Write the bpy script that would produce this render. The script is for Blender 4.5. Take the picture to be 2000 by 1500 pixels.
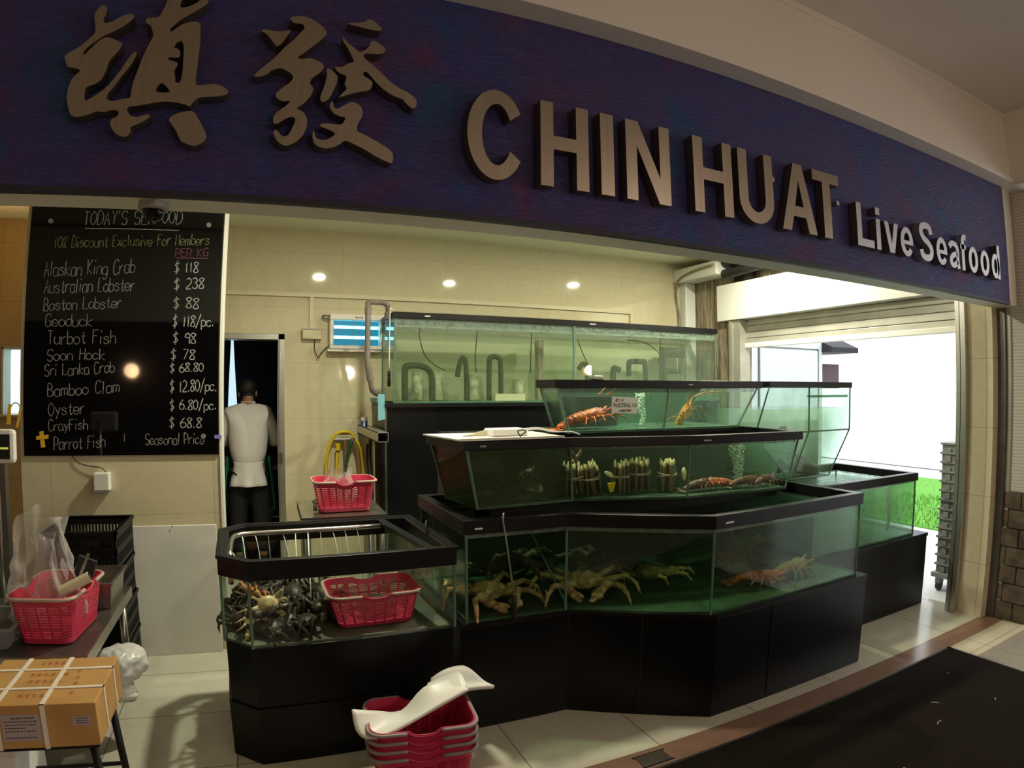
import bpy, math, random
from mathutils import Vector, Matrix, noise
from mathutils.geometry import tessellate_polygon
PI = math.pi
S = bpy.context.scene
COL = S.collection
for o in list(bpy.data.objects):
    bpy.data.objects.remove(o)
random.seed(7)

# ------------------------------------------------------------------ camera (wide phone lens with barrel distortion)
cd = bpy.data.cameras.new('camera')
cam = bpy.data.objects.new('camera', cd)
COL.objects.link(cam)
S.camera = cam
cd.type = 'PANO'
cd.sensor_fit = 'HORIZONTAL'
cd.sensor_width = 36.0
cd.clip_start, cd.clip_end = 0.05, 200
YAW, PITCH, ROLL, FOC, KD = -0.39694341, 0.00613801, 0.00242417, 1.19606175, -0.05187617
cc = cd.cycles if hasattr(cd, 'cycles') and hasattr(cd.cycles, 'fisheye_polynomial_k1') else cd
cc.panorama_type = 'FISHEYE_LENS_POLYNOMIAL'
cc.fisheye_fov = 3.0
cc.fisheye_polynomial_k0 = 0.0
cc.fisheye_polynomial_k1 = -1.0 / (18.0 * FOC)
cc.fisheye_polynomial_k2 = 0.0
cc.fisheye_polynomial_k3 = -KD / 18.0 ** 3
cc.fisheye_polynomial_k4 = 0.0
cam.matrix_world = Matrix.Translation((0, 0, 1.55)) @ Matrix.Rotation(YAW, 4, 'Z') @ Matrix.Rotation(PI / 2 + PITCH, 4, 'X') @ Matrix.Rotation(ROLL, 4, 'Z')

# ------------------------------------------------------------------ view, world, lights, exposure
S.view_settings.view_transform = 'Standard'
S.view_settings.look = 'None'
S.view_settings.gamma = 1.0
S.view_settings.use_curve_mapping = False
S.view_settings.exposure = 0.0
S.cycles.use_denoising = True
S.cycles.max_bounces = 10
S.cycles.diffuse_bounces = 4
S.cycles.glossy_bounces = 4
S.cycles.transmission_bounces = 6
S.cycles.transparent_max_bounces = 40
S.cycles.volume_bounces = 1
S.cycles.sample_clamp_indirect = 6.0
W = bpy.data.worlds.new('daylight_world')
S.world = W
W.use_nodes = True
W.node_tree.nodes['Background'].inputs[0].default_value = (0.93, 0.96, 1.0, 1)
W.node_tree.nodes['Background'].inputs[1].default_value = 3.2

def lamp(name, kind, loc, power, col, size=0.2, rot=None, sy=None):
    l = bpy.data.lights.new(name, kind)
    l.energy = power
    l.color = col
    if kind == 'AREA':
        l.shape = 'RECTANGLE' if sy else 'DISK'
        l.size = size
        if sy: l.size_y = sy
    else:
        l.shadow_soft_size = size
    o = bpy.data.objects.new(name, l)
    COL.objects.link(o)
    o.location = loc
    if rot: o.rotation_euler = rot
    return o
SHOP = (1.0, 0.96, 0.74)
WARM = (1.0, 0.80, 0.56)
DOWNLIGHTS = [(0.60, 3.07), (2.20, 3.12), (3.68, 3.62)]
for k, (x, y) in enumerate(DOWNLIGHTS):
    lamp('shop_downlight_glow', 'AREA', (x, y, 2.85), (46, 36, 52)[k], SHOP, 0.11)
SCONCES = [(-2.09, 1.774), (1.74, 1.84), (6.95, 1.93)]
lamp('corridor_fill_glow', 'AREA', (3.6, -1.9, 3.27), 26, (1.0, 0.82, 0.68), 0.6, (0, 0, 0))  # added fill without a fixture, brightens the beam and corridor
for k, (x, z) in enumerate(SCONCES):
    lamp('sconce_light_glow', 'POINT', (x, -2.82, z + 0.02), (16, 62, 40)[k], ((1.0, 0.64, 0.34), (1.0, 0.79, 0.62), (1.0, 0.70, 0.42))[k], 0.11)
lamp('passage_light_glow', 'POINT', (-1.95, 4.5, 2.6), 5, (1.0, 0.62, 0.25), 0.05)
lamp('kitchen_light_glow', 'AREA', (-2.3, 6.6, 2.6), 60, (0.9, 1.0, 1.0), 0.5, (0, 0, 0))

# ------------------------------------------------------------------ materials
MATS = {}
def new_mat(name):
    m = bpy.data.materials.new(name)
    m.use_nodes = True
    nt = m.node_tree
    MATS[name] = m
    return m, nt, nt.nodes['Principled BSDF'], nt.nodes['Material Output']
def N(nt, t, **kw):
    n = nt.nodes.new(t)
    for k, v in kw.items():
        if k.startswith('i_'):
            n.inputs[k[2:].replace('_', ' ')].default_value = v
        else:
            setattr(n, k, v)
    return n
def L(nt, a, b): nt.links.new(a, b)
def c4(c): return (c[0], c[1], c[2], 1)
def srgb(r, g, b):
    f = lambda v: v / 12.92 if v <= 0.04045 else ((v + 0.055) / 1.055) ** 2.4
    return (f(r / 255), f(g / 255), f(b / 255))
def mat(name, col, rough=0.5, metal=0.0, var=0.0, scale=8.0, bump=0.0, bscale=60.0, spec=0.5, col2=None, coat=0.0, stretch=None):
    m, nt, p, out = new_mat(name)
    p.inputs['Roughness'].default_value = rough
    p.inputs['Metallic'].default_value = metal
    p.inputs['Specular IOR Level'].default_value = spec
    p.inputs['Coat Weight'].default_value = coat
    g = N(nt, 'ShaderNodeNewGeometry')
    pos = g.outputs['Position']
    if stretch:
        mp = N(nt, 'ShaderNodeMapping')
        mp.inputs['Scale'].default_value = stretch
        L(nt, pos, mp.inputs['Vector']); pos = mp.outputs[0]
    if var or col2:
        n = N(nt, 'ShaderNodeTexNoise', i_Scale=scale, i_Detail=5.0)
        L(nt, pos, n.inputs['Vector'])
        r = N(nt, 'ShaderNodeValToRGB')
        r.color_ramp.elements[0].position, r.color_ramp.elements[1].position = 0.32, 0.68
        a = col2 or tuple(max(0, v * (1 - var)) for v in col)
        r.color_ramp.elements[0].color = c4(a); r.color_ramp.elements[1].color = c4(col)
        L(nt, n.outputs['Fac'], r.inputs['Fac']); L(nt, r.outputs[0], p.inputs['Base Color'])
    else:
        p.inputs['Base Color'].default_value = c4(col)
    if bump:
        n2 = N(nt, 'ShaderNodeTexNoise', i_Scale=bscale, i_Detail=4.0)
        L(nt, pos, n2.inputs['Vector'])
        b = N(nt, 'ShaderNodeBump', i_Strength=bump, i_Distance=0.01)
        L(nt, n2.outputs['Fac'], b.inputs['Height']); L(nt, b.outputs[0], p.inputs['Normal'])
    return m
def tile_mat(name, col, grout, w, h, axes, rough=0.1, off=(0, 0), var=0.12, vscale=14, mortar=0.003, stagger=0.0, bump=0.15):
    m, nt, p, out = new_mat(name)
    g = N(nt, 'ShaderNodeNewGeometry')
    sep = N(nt, 'ShaderNodeSeparateXYZ'); L(nt, g.outputs['Position'], sep.inputs[0])
    cmb = N(nt, 'ShaderNodeCombineXYZ')
    for i in (0, 1):
        ad = N(nt, 'ShaderNodeMath', operation='ADD'); ad.inputs[1].default_value = off[i]
        L(nt, sep.outputs['XYZ'.index(axes[i])], ad.inputs[0]); L(nt, ad.outputs[0], cmb.inputs[i])
    b = N(nt, 'ShaderNodeTexBrick'); b.offset = stagger; b.squash = 1.0
    b.inputs['Scale'].default_value = 1.0
    b.inputs['Mortar Size'].default_value = mortar
    b.inputs['Brick Width'].default_value = w
    b.inputs['Row Height'].default_value = h
    L(nt, cmb.outputs[0], b.inputs['Vector'])
    n = N(nt, 'ShaderNodeTexNoise', i_Scale=vscale, i_Detail=8.0, i_Roughness=0.65)
    L(nt, g.outputs['Position'], n.inputs['Vector'])
    r = N(nt, 'ShaderNodeValToRGB')
    r.color_ramp.elements[0].position, r.color_ramp.elements[1].position = 0.3, 0.7
    r.color_ramp.elements[0].color = c4(tuple(v * (1 - var) for v in col)); r.color_ramp.elements[1].color = c4(col)
    L(nt, n.outputs['Fac'], r.inputs['Fac'])
    L(nt, r.outputs[0], b.inputs['Color1']); L(nt, r.outputs[0], b.inputs['Color2'])
    b.inputs['Mortar'].default_value = c4(grout)
    L(nt, b.outputs['Color'], p.inputs['Base Color'])
    p.inputs['Roughness'].default_value = rough
    bp = N(nt, 'ShaderNodeBump', i_Strength=bump, i_Distance=0.002); bp.invert = True
    L(nt, b.outputs['Fac'], bp.inputs['Height']); L(nt, bp.outputs[0], p.inputs['Normal'])
    return m
def emit_mat(name, col, strength):
    m, nt, p, out = new_mat(name)
    e = N(nt, 'ShaderNodeEmission'); e.inputs[0].default_value = c4(col); e.inputs[1].default_value = strength
    L(nt, e.outputs[0], out.inputs[0])
    return m
def fresnel(nt, ior):
    # thin sheets: the same grazing gloss from both sides
    g = N(nt, 'ShaderNodeNewGeometry')
    mr = N(nt, 'ShaderNodeMapRange'); mr.inputs['To Min'].default_value = ior; mr.inputs['To Max'].default_value = 1.0 / ior
    L(nt, g.outputs['Backfacing'], mr.inputs['Value'])
    fr = N(nt, 'ShaderNodeFresnel'); L(nt, mr.outputs[0], fr.inputs['IOR'])
    return fr
def glass_mat(name, tint, gloss=1.0, haze=0.0, hazecol=(0.5, 0.6, 0.5), nscale=6.0):
    # a thin pane: tinted see-through with the mirror gloss of glass, and a patchy film for dirt and painted haze
    m, nt, p, out = new_mat(name)
    t = N(nt, 'ShaderNodeBsdfTransparent'); t.inputs[0].default_value = c4(tint)
    gl = N(nt, 'ShaderNodeBsdfGlossy'); gl.inputs['Roughness'].default_value = 0.02
    fr = fresnel(nt, 1.45)
    mul = N(nt, 'ShaderNodeMath', operation='MULTIPLY'); mul.inputs[1].default_value = gloss
    L(nt, fr.outputs[0], mul.inputs[0])
    mx = N(nt, 'ShaderNodeMixShader'); L(nt, mul.outputs[0], mx.inputs[0]); L(nt, t.outputs[0], mx.inputs[1]); L(nt, gl.outputs[0], mx.inputs[2])
    last = mx
    if haze:
        d = N(nt, 'ShaderNodeBsdfDiffuse'); d.inputs[0].default_value = c4(hazecol)
        g = N(nt, 'ShaderNodeNewGeometry')
        n = N(nt, 'ShaderNodeTexNoise', i_Scale=nscale, i_Detail=6.0); L(nt, g.outputs['Position'], n.inputs['Vector'])
        mr = N(nt, 'ShaderNodeMapRange'); mr.inputs['From Min'].default_value = 0.35; mr.inputs['From Max'].default_value = 0.75
        mr.inputs['To Min'].default_value = haze * 0.3; mr.inputs['To Max'].default_value = haze
        L(nt, n.outputs['Fac'], mr.inputs['Value'])
        m2 = N(nt, 'ShaderNodeMixShader'); L(nt, mr.outputs[0], m2.inputs[0]); L(nt, mx.outputs[0], m2.inputs[1]); L(nt, d.outputs[0], m2.inputs[2])
        last = m2
    L(nt, last.outputs[0], out.inputs[0])
    return m
def water_mat(name, absorb, dens, scat, sdens, ripple=0.0):
    m, nt, p, out = new_mat(name)
    t = N(nt, 'ShaderNodeBsdfTransparent')
    gl = N(nt, 'ShaderNodeBsdfGlossy'); gl.inputs['Roughness'].default_value = 0.03
    fr = fresnel(nt, 1.2)
    if ripple:
        g = N(nt, 'ShaderNodeNewGeometry')
        n = N(nt, 'ShaderNodeTexNoise', i_Scale=22.0, i_Detail=3.0); L(nt, g.outputs['Position'], n.inputs['Vector'])
        b = N(nt, 'ShaderNodeBump', i_Strength=ripple, i_Distance=0.02); L(nt, n.outputs['Fac'], b.inputs['Height'])
        L(nt, b.outputs[0], gl.inputs['Normal']); L(nt, b.outputs[0], fr.inputs['Normal'])
    mx = N(nt, 'ShaderNodeMixShader'); L(nt, fr.outputs[0], mx.inputs[0]); L(nt, t.outputs[0], mx.inputs[1]); L(nt, gl.outputs[0], mx.inputs[2])
    L(nt, mx.outputs[0], out.inputs[0])
    va = N(nt, 'ShaderNodeVolumeAbsorption'); va.inputs[0].default_value = c4(absorb); va.inputs[1].default_value = dens
    vs = N(nt, 'ShaderNodeVolumeScatter'); vs.inputs[0].default_value = c4(scat); vs.inputs[1].default_value = sdens
    ad = N(nt, 'ShaderNodeAddShader'); L(nt, va.outputs[0], ad.inputs[0]); L(nt, vs.outputs[0], ad.inputs[1])
    L(nt, ad.outputs[0], out.inputs['Volume'])
    return m
def film_mat(name, col, alpha, rough=0.15):
    # thin clear plastic: mostly see-through, a milky share and bright creases
    m, nt, p, out = new_mat(name)
    p.inputs['Base Color'].default_value = c4(col); p.inputs['Roughness'].default_value = rough
    p.inputs['Specular IOR Level'].default_value = 0.9
    t = N(nt, 'ShaderNodeBsdfTransparent'); t.inputs[0].default_value = (0.96, 0.96, 0.96, 1)
    lw = N(nt, 'ShaderNodeLayerWeight'); lw.inputs[0].default_value = 0.35
    mr = N(nt, 'ShaderNodeMapRange'); mr.inputs['To Min'].default_value = alpha; mr.inputs['To Max'].default_value = min(1.0, alpha + 0.5)
    L(nt, lw.outputs['Facing'], mr.inputs['Value'])
    mx = N(nt, 'ShaderNodeMixShader'); L(nt, mr.outputs[0], mx.inputs[0]); L(nt, t.outputs[0], mx.inputs[1]); L(nt, p.outputs[0], mx.inputs[2])
    L(nt, mx.outputs[0], out.inputs[0])
    return m

tile_mat('wall_tile', (0.66, 0.60, 0.40), (0.50, 0.46, 0.30), 0.92, 0.46, 'XZ', 0.05, (0.3, 0.09), 0.10, 16, 0.0025, 0.0, 0.04)
tile_mat('wall_tile_side', (0.66, 0.60, 0.42), (0.42, 0.38, 0.26), 0.46, 0.46, 'YZ', 0.15, (0.3, 0.09), 0.12, 16, 0.003)
tile_mat('floor_tile', (0.62, 0.58, 0.46), (0.28, 0.25, 0.19), 0.5733, 0.47, 'XY', 0.16, (0.193, 0.38), 0.10, 9, 0.0035, 0.0, 0.15)
tile_mat('stripe_tile', (0.27, 0.155, 0.11), (0.22, 0.14, 0.10), 0.5733, 0.60, 'XY', 0.18, (0.48, 0.4), 0.15, 12, 0.003)
tile_mat('cream_band_tile', (0.60, 0.54, 0.40), (0.28, 0.25, 0.2), 0.5733, 0.60, 'XY', 0.2, (0.193, 0.1), 0.12, 9, 0.003)
tile_mat('corridor_tile', (0.33, 0.30, 0.26), (0.2, 0.18, 0.15), 0.5733, 0.60, 'XY', 0.2, (0.193, 0.1), 0.12, 9, 0.003)
mat('plaster', (0.80, 0.77, 0.66), 0.7, var=0.05, scale=3)
mat('shop_ceiling', (0.78, 0.77, 0.60), 0.7, var=0.05, scale=3)
mat('beam_paint', (0.84, 0.78, 0.70), 0.6, var=0.04, scale=2, bump=0.03)
mat('corridor_wall', (0.045, 0.034, 0.024), 0.6, var=0.2, scale=2)
tile_mat('wall_tile_dim', (0.36, 0.24, 0.10), (0.24, 0.16, 0.07), 0.92, 0.46, 'XZ', 0.12, (0.3, 0.09), 0.15, 16, 0.003)  # back wall tile turned brown, passage dimness put into the colour
mat('corridor_ceiling', (0.74, 0.68, 0.62), 0.8, var=0.05, scale=3)
mat('white_paint', (0.82, 0.82, 0.76), 0.35, var=0.04, scale=4)
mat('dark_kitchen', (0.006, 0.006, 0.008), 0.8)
mat('kitchen_wall', (0.65, 0.78, 0.80), 0.5)
mat('aluminium', (0.55, 0.54, 0.50), 0.34, 0.9, var=0.12, scale=6, stretch=(1, 1, 12))
mat('aluminium_dull', (0.50, 0.48, 0.42), 0.5, 0.5, var=0.2, scale=5)
mat('steel', (0.48, 0.47, 0.43), 0.28, 0.95, var=0.2, scale=7, bump=0.03)
mat('steel_dark', (0.20, 0.19, 0.17), 0.4, 0.8, var=0.3, scale=8)
mat('black_laminate', (0.0045, 0.005, 0.005), 0.34, var=0.4, scale=5, spec=0.25)
mat('black_plastic', (0.006, 0.006, 0.006), 0.45, spec=0.25)
mat('black_rim', (0.006, 0.0055, 0.006), 0.38, spec=0.3, bump=0.02)
mat('black_rubber', (0.012, 0.012, 0.012), 0.6)
mat('board_black', (0.003, 0.003, 0.0035), 0.04, spec=0.4)
mat('chalk', (0.34, 0.34, 0.32), 0.9, col2=(0.10, 0.10, 0.095), scale=90)
mat('chalk_bright', (0.52, 0.52, 0.48), 0.9, col2=(0.22, 0.22, 0.20), scale=90)
mat('chalk_green', (0.20, 0.23, 0.09), 0.9, col2=(0.05, 0.06, 0.03), scale=60)
mat('chalk_red', (0.14, 0.04, 0.05), 0.9)
mat('yellow_tape', (0.75, 0.42, 0.03), 0.5)
mat('blue_tape', (0.20, 0.22, 0.55), 0.5)
mat('grey_metal', (0.35, 0.34, 0.32), 0.45, 0.7)
mat('brushed_gold', (0.40, 0.335, 0.26), 0.33, 0.85, var=0.10, scale=3, stretch=(40, 40, 1))
mat('brushed_side', (0.20, 0.16, 0.11), 0.4, 0.8)
mat('letter_silver', (0.42, 0.41, 0.42), 0.42, 0.7)
mat('pink_plastic', (0.56, 0.032, 0.085), 0.38, var=0.1, scale=12)
mat('grey_handle', (0.28, 0.22, 0.21), 0.45)
mat('pale_handle', (0.46, 0.36, 0.28), 0.45)
mat('cardboard', (0.52, 0.29, 0.09), 0.75, col2=(0.44, 0.23, 0.07), scale=9)
mat('cardboard_edge', (0.30, 0.16, 0.06), 0.85)
mat('red_print', (0.42, 0.06, 0.02), 0.8, col2=(0.50, 0.24, 0.07), scale=30)
mat('strap_white', (0.80, 0.72, 0.62), 0.4)
mat('label_paper', (0.42, 0.34, 0.33), 0.7)
mat('ink', (0.10, 0.08, 0.08), 0.8)
mat('white_plastic', (0.78, 0.76, 0.70), 0.4, var=0.04, scale=5)
mat('cream_plastic', (0.66, 0.60, 0.40), 0.45)
mat('bag_white', (0.78, 0.76, 0.70), 0.4, bump=0.1, bscale=25)
mat('pvc_grey', (0.20, 0.17, 0.14), 0.45, var=0.25, scale=12)
mat('pvc_white', (0.55, 0.52, 0.34), 0.5, col2=(0.10, 0.13, 0.06), scale=13)
mat('algae', (0.018, 0.022, 0.012), 0.8, col2=(0.05, 0.07, 0.03), scale=30, bump=0.4, bscale=60)
mat('green_bottom', (0.045, 0.105, 0.045), 0.5, col2=(0.012, 0.03, 0.014), scale=6)
mat('green_back', (0.010, 0.022, 0.012), 0.6, col2=(0.004, 0.007, 0.005), scale=4)
mat('green_back_pale', (0.09, 0.22, 0.13), 0.6, col2=(0.03, 0.09, 0.05), scale=5)
mat('murky_bottom', (0.16, 0.17, 0.12), 0.4, col2=(0.08, 0.08, 0.06), scale=9)
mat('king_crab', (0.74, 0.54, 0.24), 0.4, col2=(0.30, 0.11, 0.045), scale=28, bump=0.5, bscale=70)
mat('king_crab_dim', (0.075, 0.048, 0.022), 0.6, col2=(0.03, 0.02, 0.010), scale=22, bump=0.5, bscale=70)  # shaded copy of the king crab, dimness at depth put into the colour
mat('mud_crab', (0.060, 0.042, 0.024), 0.42, spec=0.35, col2=(0.016, 0.013, 0.009), scale=30, bump=0.25, bscale=50)
mat('mud_crab_pale', (0.80, 0.66, 0.36), 0.35, col2=(0.42, 0.30, 0.12), scale=24, bump=0.2, bscale=50)
mat('crab_orange', (0.70, 0.26, 0.05), 0.4, col2=(0.30, 0.10, 0.03), scale=30)
mat('lobster_red', (0.72, 0.17, 0.02), 0.4, col2=(0.22, 0.022, 0.008), scale=30, bump=0.5, bscale=60)
mat('lobster_gold', (0.75, 0.36, 0.05), 0.4, col2=(0.42, 0.14, 0.03), scale=26, bump=0.4, bscale=60)
mat('lobster_brown', (0.17, 0.06, 0.025), 0.45, col2=(0.045, 0.02, 0.01), scale=26, bump=0.5, bscale=60)
mat('lobster_pale', (0.62, 0.40, 0.16), 0.45, col2=(0.34, 0.16, 0.05), scale=26, bump=0.4, bscale=60)
mat('clam_shell', (0.14, 0.09, 0.025), 0.4, col2=(0.05, 0.03, 0.012), scale=40, stretch=(1, 1, 0.2))
mat('clam_flesh', (0.80, 0.72, 0.38), 0.45)
mat('rubber_band', (0.50, 0.42, 0.26), 0.6)
mat('fish_skin', (0.05, 0.04, 0.028), 0.4, col2=(0.012, 0.014, 0.010), scale=14)
mat('bubbles', (0.75, 0.90, 0.78), 0.5)
mat('paper_note', (0.74, 0.76, 0.70), 0.7)
mat('hose_yellow', (0.72, 0.52, 0.01), 0.4)
mat('hose_green', (0.02, 0.09, 0.03), 0.4)
mat('hose_brown', (0.22, 0.13, 0.05), 0.5)
mat('can_blue', (0.03, 0.08, 0.35), 0.35)
mat('cloth_blue', (0.18, 0.42, 0.46), 0.8)
mat('skin', (0.36, 0.19, 0.11), 0.5)
mat('hair', (0.012, 0.010, 0.009), 0.6, bump=0.3, bscale=200)
mat('chef_white', (0.84, 0.81, 0.79), 0.8, bump=0.25, bscale=14)
mat('trousers_black', (0.008, 0.008, 0.009), 0.85)
mat('apron_green', (0.01, 0.15, 0.10), 0.7)
mat('shoe_black', (0.01, 0.01, 0.01), 0.4)
mat('mat_brown', (0.014, 0.008, 0.005), 1.0, spec=0.1, var=0.5, scale=220, bump=0.5, bscale=500)
mat('white_debris', (0.6, 0.58, 0.55), 0.8)
mat('stone_block', (0.17, 0.13, 0.09), 0.9, col2=(0.07, 0.05, 0.034), scale=11, bump=1.0, bscale=28)
tile_mat('ribbed_white', (0.72, 0.69, 0.62), (0.52, 0.50, 0.45), 3.0, 0.022, 'YZ', 0.6, (0, 0), 0.05, 4, 0.003, 0.0, 0.6)
mat('grass_green', (0.16, 0.42, 0.04), 0.9, col2=(0.07, 0.26, 0.02), scale=18)
mat('concrete_out', (0.62, 0.63, 0.64), 0.7, var=0.1, scale=3)
mat('building_white', (0.62, 0.64, 0.70), 0.8)
mat('bright_wall', (0.92, 0.93, 0.95), 0.8)
mat('awning_dark', (0.012, 0.012, 0.016), 0.7)
mat('dark_red_panel', (0.10, 0.055, 0.075), 0.7)
mat('crate_grey', (0.23, 0.235, 0.225), 0.55, var=0.15, scale=20)
mat('duct_black', (0.012, 0.013, 0.013), 0.6, bump=0.4, bscale=40)
mat('stained', (0.42, 0.36, 0.24), 0.6, col2=(0.10, 0.07, 0.045), scale=7, stretch=(9, 9, 0.7))
mat('floor_plate_metal', (0.16, 0.13, 0.10), 0.45, 0.7)
mat('scale_face', (0.02, 0.02, 0.022), 0.2)
mat('navy_sign_edge', (0.02, 0.018, 0.03), 0.6)
emit_mat('lamp_lens', (1.0, 0.95, 0.70), 14.0)
emit_mat('tube_lamp', (1.0, 0.98, 0.85), 9.0)
emit_mat('sconce_glow', (1.0, 0.62, 0.24), 14.0)
emit_mat('uv_tube', (0.22, 0.75, 1.0), 6.0)
emit_mat('uv_glow_panel', (0.02, 0.30, 0.45), 0.9)
emit_mat('kitchen_window_glow', (0.66, 0.90, 1.0), 1.0)
emit_mat('scale_digits', (0.9, 0.8, 0.1), 0.6)
glass_mat('pane', (0.94, 0.985, 0.955), 0.75)
glass_mat('pane_dirty', (0.88, 0.96, 0.90), 0.75, 0.16, (0.45, 0.55, 0.36), 9)
mat('seam_green', (0.11, 0.20, 0.15), 0.25)
glass_mat('pane_murky', (0.74, 0.86, 0.74), 0.4, 0.42, (0.10, 0.12, 0.06), 7)
glass_mat('haze_film', (0.92, 0.96, 0.94), 0.2, 0.55, (0.42, 0.46, 0.42), 34)  # pale haze painted on the glass for reflections above the waterline
glass_mat('pane_back', (0.95, 0.985, 0.96), 0.12)
glass_mat('pane_edge', (0.20, 0.42, 0.34), 1.0)
glass_mat('dome_glass', (0.35, 0.33, 0.30), 1.0)
water_mat('water_deep', (0.40, 0.70, 0.42), 2.3, (0.27, 0.33, 0.20), 0.12, 0.3)
water_mat('water_mid', (0.55, 0.78, 0.55), 1.7, (0.50, 0.62, 0.44), 0.24, 0.5)
water_mat('water_clear', (0.50, 0.88, 0.68), 0.9, (0.56, 0.78, 0.62), 0.22, 0.6)
water_mat('water_right', (0.46, 0.72, 0.56), 4.5, (0.50, 0.72, 0.56), 2.6, 0.4)
water_mat('water_bright', (0.72, 0.94, 0.42), 0.16, (0.86, 0.95, 0.58), 0.48, 0.2)
water_mat('water_murky', (0.48, 0.74, 0.60), 3.2, (0.58, 0.74, 0.64), 3.0, 0.2)
film_mat('clear_film', (0.80, 0.74, 0.72), 0.09, 0.08)
film_mat('milky_film', (0.80, 0.78, 0.76), 0.62, 0.3)

def sign_mat():
    m, nt, p, out = new_mat('sign_paint')
    g = N(nt, 'ShaderNodeNewGeometry')
    n = N(nt, 'ShaderNodeTexNoise', i_Scale=4.2, i_Detail=4.0, i_Distortion=0.8); L(nt, g.outputs['Position'], n.inputs['Vector'])
    r = N(nt, 'ShaderNodeValToRGB'); e = r.color_ramp.elements
    e[0].position, e[0].color = 0.30, (0.014, 0.058, 0.18, 1)
    e[1].position, e[1].color = 0.72, (0.105, 0.030, 0.11, 1)
    k = e.new(0.42); k.color = (0.036, 0.038, 0.175, 1)
    k = e.new(0.60); k.color = (0.054, 0.033, 0.145, 1)
    L(nt, n.outputs['Fac'], r.inputs['Fac'])
    w = N(nt, 'ShaderNodeTexNoise', i_Scale=34.0, i_Detail=3.0, i_Distortion=2.2)
    mp = N(nt, 'ShaderNodeMapping'); mp.inputs['Rotation'].default_value = (0, 0.6, 0); mp.inputs['Scale'].default_value = (0.55, 1, 2.6)
    L(nt, g.outputs['Position'], mp.inputs['Vector']); L(nt, mp.outputs[0], w.inputs['Vector'])
    hs = N(nt, 'ShaderNodeMixRGB', blend_type='OVERLAY'); hs.inputs[0].default_value = 0.75
    L(nt, r.outputs[0], hs.inputs[1]); L(nt, w.outputs['Fac'], hs.inputs[2])
    L(nt, hs.outputs[0], p.inputs['Base Color'])
    b = N(nt, 'ShaderNodeBump', i_Strength=0.9, i_Distance=0.008); L(nt, w.outputs['Fac'], b.inputs['Height']); L(nt, b.outputs[0], p.inputs['Normal'])
    p.inputs['Roughness'].default_value = 0.6
sign_mat()

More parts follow.
